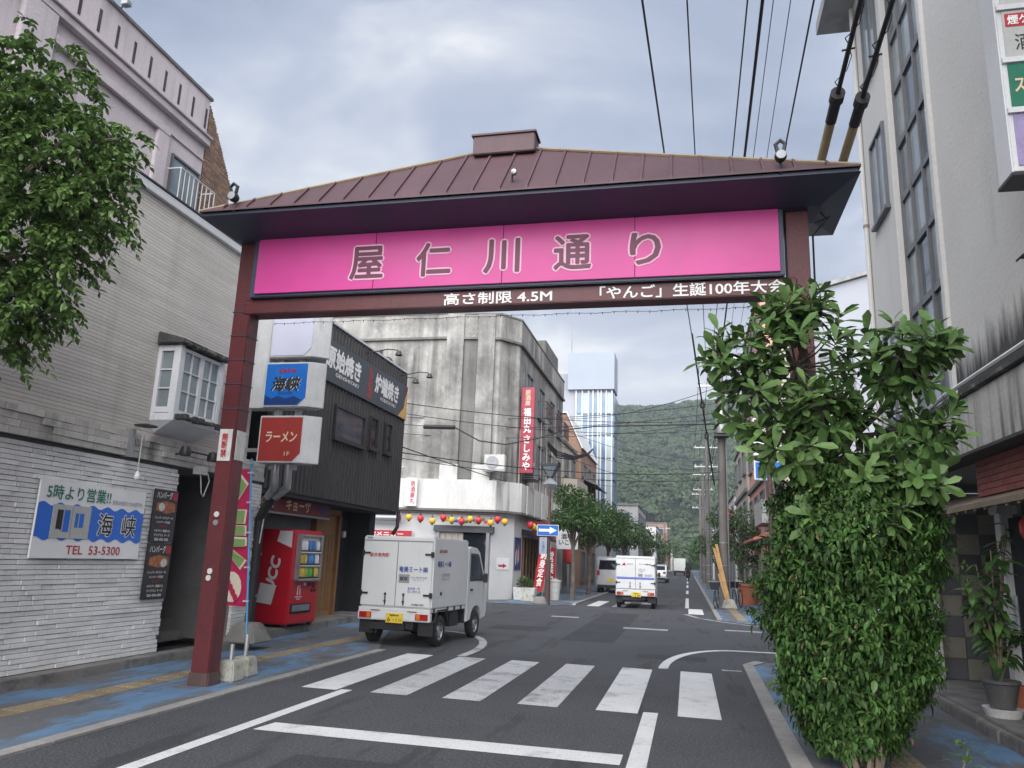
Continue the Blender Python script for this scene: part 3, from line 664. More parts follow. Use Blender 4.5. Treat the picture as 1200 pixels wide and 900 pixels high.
t = thing('door_poster', 'pale poster reading ARENA on the dark door in the left entrance recess', 'poster', (-8.645, 11.2, 1.1)); m_ = MB(); pbox(m_, P_, 11.02, 11.55, 1.12, 1.75, .002, .008); m_.build('sheet', 'grey_panel', t); text('ARENA', P_, 11.28, 1.5, .34, .1, 'letter_black', t, d=.012, bold=.03)
t = thing('door_notice', 'small black notice low on the entrance recess wall beside the red post', 'notice', (-8.70, 11.75, .7)); m_ = MB(); P2_ = face('E', -8.715); pbox(m_, P2_, 11.65, 11.9, .72, 1.08, .002, .008); m_.build('sheet', 'board_black', t); text('営業中\n18時', P2_, 11.775, .92, .16, .2, 'letter_white', t, d=.012)

# poster sign on the stone wall
PQ = face('E', XA+.035)
t = thing('blue_and_white_signboard', 'white signboard with blue wave band and telephone number on the stone wall', 'sign', (XA+.04, 8.55, 1.41))
m_ = MB(); pbox(m_, PQ, 7.63, 9.46, 1.41, 2.31, .0, .025); m_.build('board', 'board_white', t)
wv = [(7.635, 1.64)]
top = [(7.635+1.82*k/60, 2.04+.022*math.sin(k*.72)) for k in range(61)]; bot = [(7.635+1.82*k/60, 1.635+.022*math.sin(k*.72+1)) for k in range(61)]
m_ = MB(); n = 61; m_.add([PQ(a, b, .029) for a, b in top]+[PQ(a, b, .029) for a, b in bot], [(i, i+1, n+i+1, n+i) for i in range(60)]); m_.build('wave_band', 'board_blue', t)
m_ = MB(); pbox(m_, PQ, 7.86, 8.47, 1.645, 2.04, .026, .036); m_.build('picture', 'grey_panel', t)
for a0, a1, b0, b1, mm in ((7.93, 8.0, 1.75, 1.98, 'letter_black'), (8.04, 8.13, 1.72, 1.98, 'board_blue'), (8.0, 8.02, 1.74, 1.98, 'letter_black'), (8.22, 8.27, 1.78, 1.95, 'sign_blue'), (8.29, 8.36, 1.78, 1.95, 'board_blue'), (8.16, 8.17, 1.66, 2.03, 'letter_grey')):
    m_ = MB(); pbox(m_, PQ, a0, a1, b0, b1, .037, .039); m_.build('picture_detail', mm, t)
text('5時より営業!!', PQ, 8.26, 2.185, 1.05, .17, 'letter_green', t, d=.03, bold=.012)
text('昼食30名様までOK(要予約)', PQ, 9.12, 2.125, .58, .07, 'letter_grey', t, d=.03)
for ch, ya in (('海', 8.75), ('峡', 9.19)):
    text(ch, PQ, ya, 1.835, .26, .28, 'letter_white', t, d=.031, bold=.05); text(ch, PQ, ya, 1.835, .26, .28, 'letter_black', t, d=.034, bold=.01)
text('TEL  53-5300', PQ, 8.62, 1.51, .93, .105, 'letter_red', t, d=.03, bold=.01)
for nm, z0, z1, lab in ((0, 1.645, 2.39, 'upper black menu board with white lettering at the stone wall corner'), (1, .86, 1.63, 'lower black menu board with white lettering at the stone wall corner')):
    t = thing('menu_board', lab, 'menu board', (XA+.04, 9.9, z0), 0, 'menu boards on the stone wall')
    m_ = MB(); pbox(m_, PQ, 9.65, 10.17, z0, z1, 0, .022); m_.build('board', 'board_black', t)
    h_ = z1-z0
    text('ハンバーグ', PQ, 9.86, z1-.08, .34, .1, 'letter_white', t, d=.027, bold=.02); m_ = MB(); pbox(m_, PQ, 10.05, 10.15, z1-.14, z1-.03, .0225, .025); m_.build('stamp', 'letter_red', t)
    m_ = MB(); ppoly(m_, PQ, [(9.7, z1-.30), (9.72, z1-.2), (9.9, z1-.16), (10.12, z1-.19), (10.13, z1-.3), (9.95, z1-.34)], .0225, .027); m_.build('food_picture', 'food', t)
    m_ = MB(); m_.add([PQ(9.82+(.2 if nm else 0)+.07*math.cos(q*.524), z1-.25-.02*nm+.06*math.sin(q*.524), .030) for q in range(12)], [tuple(range(12))]); m_.build('plate_picture', 'rubbish', t)
    for k, (s_, w_, c_) in enumerate((('ハンバーグステーキ', .4, 'letter_white'), ('ハンバーグ定食', .3, 'letter_white'), ('990円', .16, 'sign_red'), ('イタリアン  和風おろし', .36, 'letter_white'), ('デミグラス  チーズ', .34, 'letter_white'), ('00-00-00', .3, 'letter_white'))):
        text(s_, PQ, 9.90, z1-.40-k*.062*(h_/.76), w_, .036, c_, t, d=.027, bold=.01)
# lamps on the stone fascia
t = thing('hanging_bulb', 'bare white bulb hanging on a cord under the stone fascia', 'lamp', (-7.2, 8.78, 2.5))
MB().lathe([(.0, 0), (.03, .012), (.04, .04), (.035, .07), (.02, .10), (.015, .12), (0, .121)], (-7.15, 8.98, 2.44), 'z', 12).build('bulb', 'board_white', t, 0, True); MB().tube([(-7.15, 8.98, 2.55), (-7.15, 8.98, 3.1), (-7.3, 8.98, 3.16)], .007, 5).build('cord', 'rubbish', t)
MB().lathe([(.0, .03), (.15, .0), (.15, .012), (0, .045)], (-7.15, 9.02, 3.17), 'z', 14).build('shade', 'dark_metal', t)
t = thing('twin_spotlight', 'pair of black spotlights on an arm over the entrance recess', 'lamp', (-7.3, 10.2, 2.85))
MB().tube([(-7.32, 9.95, 2.92), (-7.05, 9.95, 2.95), (-7.0, 10.5, 2.95)], .014, 6).build('arm', 'dark_metal', t)
for yy in (9.75, 10.42): MB().lathe([(.0, 0), (.075, .01), (.085, .06), (.06, .14), (0, .16)], (-7.02, yy, 2.86), 'z', 12).build('lamp_head', 'dark_metal', t, 0, True)
MB().box(-7.33, -7.2, 10.42, 10.6, 2.68, 2.8).build('junction_box', 'rubbish', t); MB().tube([(-7.25, 10.5, 2.7), (-7.2, 10.5, 2.4), (-7.2, 10.56, 2.35), (-7.22, 10.7, 2.6), (-7.25, 10.68, 2.72)], .009, 5).build('cable', 'rubbish', t)
t = thing('satellite_dish', 'small pale dish on the lilac parapet edge', 'antenna', (-7.95, 8.0, 9.24))
MB().lathe([(.0, 0), (.12, .02), (.17, .06), (.16, .06), (.0, .02)], (-7.93, 8.0, 9.42), 'x', 14).build('dish', 'coping', t, 0, True); MB().tube([(-8.0, 8.0, 9.24), (-8.0, 8.0, 9.42)], .015, 6).build('mast', 'galv', t)
t = thing('parapet_floodlight', 'small grey floodlight on the lilac parapet beside the dish', 'lamp', (-7.95, 8.25, 9.24))
MB().box(-7.97, -7.85, 8.24, 8.34, 9.28, 9.36).build('lamp_head', 'grey_metal', t, .01); MB().tube([(-8, 8.29, 9.24), (-7.95, 8.29, 9.3)], .012, 6).build('bracket', 'dark_metal', t)

# ------------------------------------------------------------------ stacked projecting signs
SY = 11.55
t = thing('projecting_sign_frame', 'white metal sign mast on the wall carrying stacked box signs', 'sign frame', (-7.2, SY+.3, 2.9))
MB().box(-7.33, -6.96, SY+.06, SY+.34, 3.93, 6.4).build('mast', 'sign_edge', t, .01)
for x in (-6.8, -6.42): MB().box(x, x+.09, SY+.12, SY+.22, 2.9, 5.9).build('strut', 'grey_metal', t)
for z in (3.2, 4.3, 5.4): MB().box(-7.42, -6.9, SY+.15, SY+.2, z, z+.06).build('bracket', 'grey_metal', t)
def box_sign(nm, lab, z0, z1, m, x0=-6.97, x1=-6.16):
    t = thing(nm, lab, 'sign', (-6.5, SY+.15, z0))
    MB().prism([(x0, SY), (x1, SY), (x1+.22, SY+.17), (x1+.22, SY+.2), (x1, SY+.37), (x0, SY+.37)], 'z', z0, z1).build('casing', 'sign_edge', t, .008)
    MB().prism([(x1-.10, SY-.001), (x1+.0, SY-.001), (x1+.21, SY+.17), (x1+.1, SY+.17)], 'z', z0-.004, z0-.001).build('base_plate', 'grey_metal', t)
    m_ = MB(); P = face('S', SY); ppoly(m_, P, [(x0+.03, z0+.03), (x1-.16, z0+.03), (x1-.03, z0+.16), (x1-.03, z1-.03), (x0+.03, z1-.03)], .001, .008); m_.build('face_panel', m, t)
    return t, P
box_sign('blank_box_sign', 'blank pale lilac light box, topmost of the stacked signs', 4.80, 5.75, 'lamp_panel', -6.93, -6.13)
t, P = box_sign('blue_box_sign', 'blue light box with black brush lettering between blank box and red box', 3.94, 4.71, 'sign_blue')
m_ = MB(); ppoly(m_, P, [(-6.93, 3.98), (-6.34, 3.98), (-6.26, 4.06), (-6.4, 4.12), (-6.55, 4.08), (-6.7, 4.13), (-6.8, 4.08), (-6.93, 4.14)], .009, .011); m_.build('wave', 'sign_blue_dark', t)
text('海峡', P, -6.545, 4.325, .5, .24, 'letter_white', t, d=.012, bold=.01, slant=.25); text('海峡', P, -6.56, 4.33, .5, .24, 'letter_black', t, d=.015, bold=.03, slant=.25)
text('活魚料理', P, -6.56, 4.56, .32, .06, 'letter_red', t, d=.012, bold=.02); text('KAIKYO', P, -6.56, 4.17, .26, .035, 'letter_black', t, d=.012)
t, P = box_sign('red_box_sign', 'faded red light box with pale ramen lettering, lowest of the stacked signs', 3.0, 3.79, 'sign_red')
text('ラーメン', P, -6.55, 3.43, .56, .17, 'letter_cream', t, d=.012, bold=.03, slant=.08); text('1F', P, -6.42, 3.15, .1, .07, 'letter_cream', t, d=.012)
t = thing('vent_ducts', 'two silver elbow ducts dropping below the red box sign into a black pipe', 'duct', (-7.0, 12.2, .1))
for dx_ in (0, .24):
    MB().tube([(-6.72+dx_, SY+.2, 3.0), (-6.72+dx_, SY+.22, 2.74), (-6.76+dx_, SY+.3, 2.62), (-7.0+dx_*.6, SY+.55, 2.48)], .065, 10).build('duct', 'galv', t, 0, True)
MB().tube([(-6.85, SY+.55, 2.56), (-7.15, SY+.75, 2.3), (-7.32, SY+.9, 2.1), (-7.34, SY+.95, .12)], .085, 10).build('black_pipe', 'dark_metal', t, 0, True)
for z in (2.3, 1.5, .8): MB().tube([(-7.34, SY+.95, z), (-7.34, SY+.95, z+.04)], .095, 10).build('pipe_clip', 'grey_metal', t)
MB().tube([(-7.2, SY+.85, 2.45), (-7.22, SY+.86, 2.1), (-7.25, SY+.86, 1.7)], .012, 6).build('thin_pipe', 'rubbish', t)

# ------------------------------------------------------------------ dark corrugated restaurant
XB = -7.4
B = thing('dark_corrugated_house', 'dark brown corrugated metal restaurant building beside the stone front house', 'building', (XB, 16, 0))
MB().box(-13, XB-.04, 12.55, 19.40, 2.70, 6.40).build('upper_body', 'corrugate_back', B)
rib = None
for k in range(41):
    y = 12.6+k*.166
    if rib is None:
        o = MB().prism([(XB-.05, 0), (XB, .03), (XB, .115), (XB-.05, .145)], 'z', 2.68, 6.40).build('cladding_rib', 'corrugate', None); rib = o.data; bpy.data.objects.remove(o)
    o = link('cladding_rib', rib, None, B); o.location = (-XB, y-16, 0)
MB().box(-13, XB+.03, 12.5, 19.44, 6.402, 6.45).build('roof_edge', 'coping', B)
MB().box(-13, XB-.02, 19.42, 19.45, 2.7, 6.4).build('north_cladding', 'corrugate', B)
PBx = face('E', XB+.004)
window(B, PBx, 15.15, 16.75, 4.0, 4.72, 'dark_metal', 'glass', 1, 1, .05, .05); window(B, PBx, 17.08, 17.55, 4.05, 4.82, 'dark_metal', 'glass_dark', 1, 1, .04, .05); window(B, PBx, 18.05, 18.45, 4.08, 4.84, 'dark_metal', 'glass_dark', 1, 1, .04, .05)
MB().box(-13, -8.35, 12.5, 17.75, .15, 2.69).build('ground_wall', 'grey_wall', B); MB().box(-13, -8.6, 17.75, 19.38, .15, 2.69).build('ground_wall', 'black_wall', B)
MB().box(-13, -8.02, 19.0, 19.38, .15, 2.69).build('corner_pier', 'black_wall', B, .01)
MB().box(-8.36, XB-.06, 12.5, 19.38, 2.60, 2.68).build('soffit', 'black_wall', B)
dr = MB().box(-8.35, -8.30, 16.55, 17.65, .15, 2.45).build('sliding_door', 'wood_door', B)
for k in range(6): MB().box(-8.30, -8.285, 16.6+k*.17, 16.75+k*.17, .3, 2.0).build('board', 'wood_door', dr)
MB().box(-8.36, -8.22, 16.45, 16.55, .15, 2.55).build('door_post', 'wood_door', B); MB().box(-8.36, -8.22, 17.65, 17.75, .15, 2.55).build('door_post', 'wood_door', B); MB().box(-8.36, -8.22, 16.45, 17.75, 2.46, 2.58).build('door_lintel', 'wood_door', B)
for k in range(9): MB().box(-8.345, -8.32, 13.25+k*.07, 13.29+k*.07, 1.75, 2.3).build('vent_slat', 'dark_metal', B)
MB().tube([(XB-.03, 19.46, 2.72), (XB-.03, 19.46, 2.3), (XB-.15, 19.46, 2.1)], .05, 8).build('downpipe', 'dark_metal', B)
t = thing('slate_banner_sign', 'slate grey banner sign with white brush lettering across the corrugated wall', 'sign', (XB, 16.8, 5.1))
PN = face('E', XB+.01)
m_ = MB(); pbox(m_, PN, 14.2, 19.36, 5.12, 6.03, 0, .04); m_.build('board', 'banner_slate', t)
text('原始焼き', PN, 15.35, 5.66, 1.75, .46, 'letter_white', t, d=.046, bold=.045, slant=.06); text('GENSHIYAKI', PN, 15.55, 5.33, 1.2, .08, 'letter_white', t, d=.046, bold=.02)
text('炉端焼き', PN, 17.9, 5.66, 1.55, .46, 'letter_white', t, d=.046, bold=.045, slant=.06); text('ROBATAYAKI', PN, 18.0, 5.33, 1.0, .08, 'letter_white', t, d=.046, bold=.02)
m_ = MB(); ppoly(m_, PN, [(16.62, 5.2), (16.95, 5.18), (16.98, 5.4), (16.9, 5.6), (16.97, 5.8), (16.85, 5.95), (16.74, 5.92), (16.76, 5.7), (16.68, 5.5), (16.75, 5.35)], .041, .045); m_.build('food_picture', 'food_red', t)
m_ = MB(); ppoly(m_, PN, [(18.75, 5.13), (19.35, 5.13), (19.35, 5.9), (19.2, 5.7), (19.12, 5.4), (18.9, 5.25)], .041, .045); m_.build('food_picture', 'food_gold', t)
m_ = MB(); ppoly(m_, PN, [(19.2, 5.72), (19.34, 5.92), (19.34, 6.02), (19.18, 6.0)], .046, .048); m_.build('food_picture', 'food_red', t)
t = thing('ramen_fascia_sign', 'long dark red shop fascia with pale lettering under the corrugated wall', 'sign', (-7.9, 14.6, 2.33))
PF = face('E', -7.95)
m_ = MB(); pbox(m_, PF, 12.6, 16.45, 2.34, 2.68, -.05, .03); m_.build('board', 'red_fascia', t, .006)
m_ = MB(); pbox(m_, PF, 12.6, 16.45, 2.30, 2.337, -.05, .04); m_.build('trim', 'grey_metal', t)
text('ラーメン.', PF, 13.35, 2.51, 1.15, .22, 'letter_cream', t, d=.035, bold=.04); text('キョーザ', PF, 14.95, 2.51, 1.05, .22, 'letter_cream', t, d=.035, bold=.04); text('一番', PF, 15.95, 2.51, .6, .22, 'sign_blue_dark', t, d=.035, bold=.04)
for i, (yy, lab) in enumerate(((16.6, 'black gooseneck lamp over the slate banner, nearer of two'), (18.9, 'black gooseneck lamp over the slate banner, at the far roof corner'))):
    t = thing('gooseneck_lamp', lab, 'lamp', (XB, yy, 6.3), 0, 'gooseneck lamps on the corrugated wall')
    MB().tube([(XB, yy, 6.25), (XB+.5, yy+.05, 6.35), (XB+.75, yy+.08, 6.33)], .014, 6).build('arm', 'dark_metal', t)
    MB().lathe([(.0, .12), (.04, .11), (.09, .0), (.085, .0), (.0, .06)], (XB+.78, yy+.08, 6.2), 'z', 12).build('shade', 'dark_metal', t, 0, True)
tag(MB().lathe([(0, 0), (.05, .005), (.06, .1), (.05, .16), (0, .165)], (-8.3, 18.1, 1.95), 'z', 12).build('wall_lamp', 'rubbish', None, 0, True), 'small round pale lamp on the dark wall right of the wooden door', 'lamp')

# ------------------------------------------------------------------ vending machine
V_ = thing('vending_machine', 'red drinks vending machine on the terrace before the ramen shop', 'vending machine', (-7.8, 14.6, .15), R(-3), None, False)
def vloc(x, y, z): return (x, y, z)
MB().box(-.36, .36, -.55, .55, .06, 1.85).build('body', 'vend_red', V_, .02)
for sx_ in (-.28, .28):
    for sy_ in (-.45, .45): MB().box(sx_-.04, sx_+.04, sy_-.04, sy_+.04, 0, .06).build('foot', 'dark_metal', V_)
PV = face('E', .36); 
m_ = MB(); pbox(m_, PV, -.40, .44, .93, 1.74, .001, .02); m_.build('display_back', 'vend_white', V_)
for r_ in range(3):
    for k in range(10):
        mm = [['can_white', 'can_blue', 'can_white'], ['can_gold', 'can_blue', 'can_white'], ['can_gold', 'can_green', 'can_gold']][r_][k // 4 if k < 12 else 2]
        MB().lathe([(0, 0), (.030, .0), (.032, .01), (.032, .13), (.02, .17), (.02, .18), (0, .18)], (.40, -.345+k*.078, 1.47-r_*.26), 'z', 8).build('can', mm, V_, 0, True)
    m_ = MB(); pbox(m_, PV, -.38, .42, 1.435-r_*.26, 1.455-r_*.26, .02, .075); m_.build('shelf', 'dark_metal', V_)
    m_ = MB(); pbox(m_, PV, -.38, .42, 1.412-r_*.26, 1.434-r_*.26, .02, .08); m_.build('price_strip', 'vend_white', V_)
fr = MB()
pbox(fr, PV, -.42, -.38, .90, 1.77, .001, .09); pbox(fr, PV, .42, .46, .90, 1.77, .001, .09); pbox(fr, PV, -.38, .42, 1.73, 1.77, .001, .09); pbox(fr, PV, -.38, .42, .87, .905, .001, .09); fr.build('display_frame', 'grey_metal', V_)
m_ = MB(); pbox(m_, PV, -.45, .30, .26, .44, .001, .012); m_.build('delivery_slot', 'letter_black', V_)
m_ = MB(); pbox(m_, PV, -.40, .25, .30, .42, .012, .018); m_.build('slot_flap', 'glass_pale', V_)
for a, b, w_, h_ in ((.18, .8, .1, .05), (.36, .78, .06, .09), (.30, .68, .07, .05), (.42, .68, .05, .05)):
    m_ = MB(); pbox(m_, PV, a-w_/2, a+w_/2, b-h_/2, b+h_/2, .001, .02); m_.build('coin_panel', 'dark_metal', V_)
m_ = MB(); pbox(m_, PV, -.02, .06, .78, .83, .001, .006); m_.build('label', 'vend_white', V_)
m_ = MB()
for q in ((-.25, -.22, .6, .78), (-.16, -.13, .6, .74), (-.25, -.13, .76, .78), (-.32, -.06, .56, .575), (-.26, -.12, .52, .535)): pbox(m_, PV, *q, .001, .004)
m_.build('emblem', 'vend_white', V_)
PVS = face('S', -.55)
uc = text('UCC', PVS, -.03, 1.02, .62, .20, 'vend_white', V_, d=.004, bold=.05, slant=.2)
uc.data.transform(Matrix.Translation((-.03, 0, 1.0)) @ Matrix.Rotation(R(-80), 4, 'Y') @ Matrix.Translation((.03, 0, -1.02)))
m_ = MB(); ppoly(m_, PVS, [(.0, 1.62), (.33, 1.5), (.33, 1.82), (.05, 1.82)], .002, .004); m_.build('white_panel', 'vend_white', V_)
m_ = MB(); ppoly(m_, PVS, [(-.33, .45), (.0, .42), (.08, .78), (-.28, .82)], .002, .004); m_.build('white_panel', 'vend_white', V_)

# flags and blocks beside the gate post
def conc_block(x, y, lab, grp='concrete base blocks beside the gate post'):
    t = thing('concrete_base_block', lab, 'concrete block', (x, y, .012), 0, grp)
    MB().frustum((x, y), .012, .25, .135, .135, .105, .105).build('block', 'conc_block', t, .015); MB().tube([(x, y, .25), (x, y, .44 if 'empty' in lab else .52)], .028, 8).build('socket', 'galv', t)
conc_block(-5.53, 9.09, 'mossy concrete base block with short empty pipe touching the red gate post')
conc_block(-5.58, 9.5, 'mossy concrete base block holding the blue flag pole')
t = thing('pink_banner_flag', 'tall pink banner flag with green lettering on a blue pole', 'flag', (-5.52, 9.5, .3))
MB().tube([(-5.58, 9.5, .3), (-5.80, 9.5, 2.8)], .014, 8).build('pole', 'blue_pole', t); MB().tube([(-5.72, 9.46, 2.74), (-6.24, 9.5, 2.66)], .008, 6).build('cross_bar', 'galv', t)
PFm = lambda a, b, d: (-5.65-.15*b-.42*a, 9.5-d+.03*math.sin(b*2.3+a*2), .86+1.80*b)
nn, mm_ = 6, 24; vs = [PFm(i/nn, j/mm_, 0) for j in range(mm_+1) for i in range(nn+1)]
MB().add(vs, [(j*(nn+1)+i, j*(nn+1)+i+1, (j+1)*(nn+1)+i+1, (j+1)*(nn+1)+i) for j in range(mm_) for i in range(nn)]).build('cloth', 'flag_pink', t)
shapes = [[(.45, .97), (.12, .88), (.45, .76), (.62, .70), (.9, .74), (.66, .80), (.85, .88)],
          [(.15, .69), (.9, .69), (.95, .645), (.9, .60), (.2, .60)], [(.15, .575), (.95, .575), (.95, .51), (.15, .51)],
          [(.12, .48), (.95, .48), (.95, .415), (.55, .40), (.10, .335), (.30, .275), (.62, .35), (.98, .28), (.98, .42), (.12, .425)]]
for sh in shapes:
    c0 = (sum(p[0] for p in sh)/len(sh), sum(p[1] for p in sh)/len(sh))
    m_ = MB(); m_.add([PFm(c0[0]+(p[0]-c0[0])*1.12, c0[1]+(p[1]-c0[1])*1.16, .012) for p in sh], [tuple(range(len(sh)))]); m_.build('letter_edge', 'flag_cream', t)
    m_ = MB(); m_.add([PFm(*p, .02) for p in sh], [tuple(range(len(sh)))]); m_.build('letter', 'flag_green', t)
m_ = MB(); m_.add([PFm(.55+.36*math.cos(q*.45), .135+.11*math.sin(q*.45), .012) for q in range(14)], [tuple(range(14))]); m_.build('round_picture', 'flag_cream', t)
for k in range(5): m_ = MB(); m_.add([PFm(.4+.09*k+.1*math.cos(q), .06+.035*k+.03*math.sin(q), .018) for q in range(6)], [tuple(range(6))]); m_.build('picture_detail', 'flag_pink', t)
for z in (.92, 1.35, 1.8, 2.2, 2.6): MB().box(-5.62-.08*z, -5.55-.08*z, 9.48, 9.52, z, z+.02).build('tie', 'rubbish', t)
tag(MB().frustum((-7.05, 12.0), .12, .42, .3, .3, .16, .16).build('dark_concrete_weight', 'step_conc', None, .02), 'dark tapered concrete weight on the step behind the pink flag', 'concrete weight')

# ------------------------------------------------------------------ weathered concrete corner building
C = thing('weathered_concrete_building', 'three storey streaked grey concrete building with white ground floor on the far corner', 'building', (-10, 31, 0))
plan = [(-30, 30), (-9.9, 30), (-7.55, 30.35), (-6.9, 31.3), (-6.9, 43.2), (-30, 43.2)]
def grow(pl, g): return [(-30, 30-g), (-9.9, 30-g), (-7.55+g*.5, 30.35-g), (-6.9+g, 31.3-g*.4), (-6.9+g, 43.2), (-30, 43.2)]
MB().prism(plan, 'z', 4.62, 11.0).build('upper_wall', 'concrete_old', C)
MB().prism(grow(plan, .06), 'z', 10.62, 11.62).build('parapet', 'concrete_old', C)
MB().prism(grow(plan, .14), 'z', 10.52, 10.615).build('cornice', 'concrete_dark', C)
MB().prism(grow(plan, .09), 'z', 11.625, 11.70).build('parapet_cap', 'concrete_dark', C)
MB().prism(grow(plan, .30), 'z', 3.45, 4.615).build('balcony_band', 'white_wall', C)
MB().prism(grow(plan, .34), 'z', 3.36, 3.445).build('band_edge', 'concrete_dark', C)
MB().prism(plan, 'z', .0, 3.355).build('ground_wall', 'white_plain', C)
def P3(x0, x1, y0, y1): return None
def south_y(x): return 30 if x < -9.9 else 30+(x+9.9)*.35/2.35
for x0, x1 in ((-9.75, -9.05), (-8.45, -7.75)):
    MB().prism([(x0, south_y(x0)-.16), (x1, south_y(x1)-.16), (x1, south_y(x1)+.1), (x0, south_y(x0)+.1)], 'z', 4.63, 11.615).build('pilaster', 'concrete_old', C)
    MB().prism([(x0-.01, south_y(x0)-.175), (x1+.01, south_y(x1)-.175), (x1, south_y(x1)+.1), (x0, south_y(x0)+.1)], 'z', 4.62, 5.25).build('pilaster_foot', 'white_wall', C)
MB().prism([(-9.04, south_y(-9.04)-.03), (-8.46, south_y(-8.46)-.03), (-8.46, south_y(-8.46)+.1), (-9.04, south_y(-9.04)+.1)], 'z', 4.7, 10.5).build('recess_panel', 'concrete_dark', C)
PCs = face('S', 30); PCe = face('E', -6.9)
m_ = MB(); pbox(m_, PCs, -13.1, -12.65, 9.6, 10.1, .001, .03); m_.build('vent_grille', 'grime', C)
for y0 in (32.6, 35.6, 38.6, 41.0):
    window(C, PCe, y0, y0+1.5, 8.2, 9.7, 'window_frame', 'glass', 2, 1, .06, .08); window(C, PCe, y0, y0+1.5, 5.4, 6.9, 'window_frame', 'glass', 2, 1, .06, .08)
for y0 in (35.5, 38.5, 41):
    mb = MB(); 
    for z in (8.15, 8.95): mb.tube([(-6.9, y0, z), (-6.45, y0, z), (-6.45, y0+1.7, z), (-6.9, y0+1.7, z)], .02, 5)
    for k in range(9): mb.tube([(-6.45, y0+k*.21, 8.15), (-6.45, y0+k*.21, 8.95)], .014, 4)
    mb.build('balcony_rail', 'pole_brown', C)
for k in range(7): MB().tube([(-6.84, 31.6+k*1.6, 4.6), (-6.84, 31.6+k*1.6, 5.5+3*random.random())], .03, 6).build('pipe', 'beige_far', C)
for k in range(6): MB().tube([(-6.54, 32+k*1.7, 3.4), (-6.54, 32+k*1.7, 4.6)], .03, 6).build('pipe', 'rubbish', C)
MB().box(-9.2, -7.2, 39, 43, 11.0, 13.0).build('roof_house', 'concrete_dark', C)
# ground floor doorway
mb = MB(); dw = lambda a, b, d: (a, south_y(a)-d, b)
pbox(mb, face('S', 30.1), -9.75, -9.62, 0, 2.55, 0, .22); pbox(mb, face('S', 30.3), -7.75, -7.62, 0, 2.55, 0, .22); mb.build('door_frame', 'grey_metal', C)
MB().prism([(-9.85, 29.80), (-7.5, 30.13), (-7.5, 30.5), (-9.85, 30.5)], 'z', 2.55, 2.80).build('door_lintel', 'grey_wall', C)
MB().prism([(-9.62, 29.97), (-8.7, 30.10), (-8.7, 30.4), (-9.62, 30.4)], 'z', .05, 2.54).build('shutter_door', 'beige_far', C)
MB().prism([(-8.68, 30.12), (-7.75, 30.25), (-7.75, 30.4), (-8.68, 30.4)], 'z', .05, 2.54).build('glass_door', 'glass_dark', C)
for x in (-9.4, -9.15, -8.9): MB().tube([(x, south_y(x)-.09, .1), (x, south_y(x)-.09, 2.5)], .015, 5).build('door_rail', 'grey_metal', C)
mb = MB(); pbox(mb, PCe, 33.0, 36.6, .05, 2.5, -.05, .02); mb.build('shop_front', 'black_wall', C)
for k in range(5): mb = MB(); pbox(mb, PCe, 33.1+k*.72, 33.2+k*.72, .05, 2.5, .02, .06); mb.build('shop_post', 'wood_door', C)
MB().prism([(-6.9, 2.85), (-5.9, 2.45), (-5.9, 2.40), (-6.9, 2.6)], 'y', 32.8, 37).build('awning', 'cloth_dark', C)
for k in range(5): MB().prism([(-6.56+.0*k, 2.75), (-5.92, 2.4), (-5.9, 2.3), (-6.56, 2.5)], 'y', 37.5+k*1.2, 38.6+k*1.2).build('awning', 'brick_red', C)
mb = MB(); pbox(mb, PCe, 39.2, 41.0, .05, 2.1, .0, .04); mb.build('shop_door', 'grey_far', C)
mb = MB(); pbox(mb, PCe, 37.3, 38.2, .05, 2.1, .0, .04); mb.build('shop_door', 'beige_far', C)
mb = MB()
for k in range(4): mb.tube([(-13+.5*k, 29.7, 4.62), (-13+.5*k, 29.7, 5.0)], .03, 6)
mb.tube([(-14, 29.7, 5.05), (-11.2, 29.7, 5.05)], .04, 6).build('pipe_run', 'grey_metal', C)
for k, x in enumerate((-12.75, -12.35, -12.0)): MB().box(x, x+.25, 29.66, 29.698, 3.5, 4.6).build('rust_panel', 'beige_far' if k else 'wood_grey', C)
def ac_unit(x, y, z, lab, side='S'):
    t = thing('air_conditioner', lab, 'air conditioner', (x, y, z), 0, 'air conditioner units on the concrete building')
    MB().box(x-.42, x+.42, y-.32, y, z, z+.62).build('casing', 'rubbish', t, .02); P = face('S', y-.32)
    MB().lathe([(.0, 0), (.25, 0), (.25, .02), (.22, .03), (.0, .03)], (x-.08, y-.345, z+.31), 'y', 16).build('fan_grille', 'grey_metal', t)
    for k in range(3): MB().tube([(x-.08+(.08+.07*k)*math.cos(q*.524), y-.352, z+.31+(.08+.07*k)*math.sin(q*.524)) for q in range(13)], .006, 4).build('grille_ring', 'rubbish', t)
    MB().box(x-.46, x+.46, y-.36, y, z-.06, z-.003).build('shelf', 'grey_metal', t)
ac_unit(-7.45, 30.05, 5.0, 'white air conditioner on the concrete building left of the tall red sign')
t = thing('air_conditioner', 'grey air conditioner on a bracket under the tall red sign', 'air conditioner', (-6.7, 33, 4.9), 0, 'air conditioner units on the concrete building')
MB().box(-6.88, -6.35, 32.6, 33.4, 4.95, 5.5).build('casing', 'grey_metal', t, .02); MB().box(-6.88, -6.3, 32.55, 33.45, 4.88, 4.947).build('shelf', 'dark_metal', t)
mb = MB(); P = face('S', 32.6)
for k in range(6): pbox(mb, P, -6.84, -6.4, 5.0+k*.08, 5.04+k*.08, 0, .012)
mb.build('louvre', 'dark_metal', t)
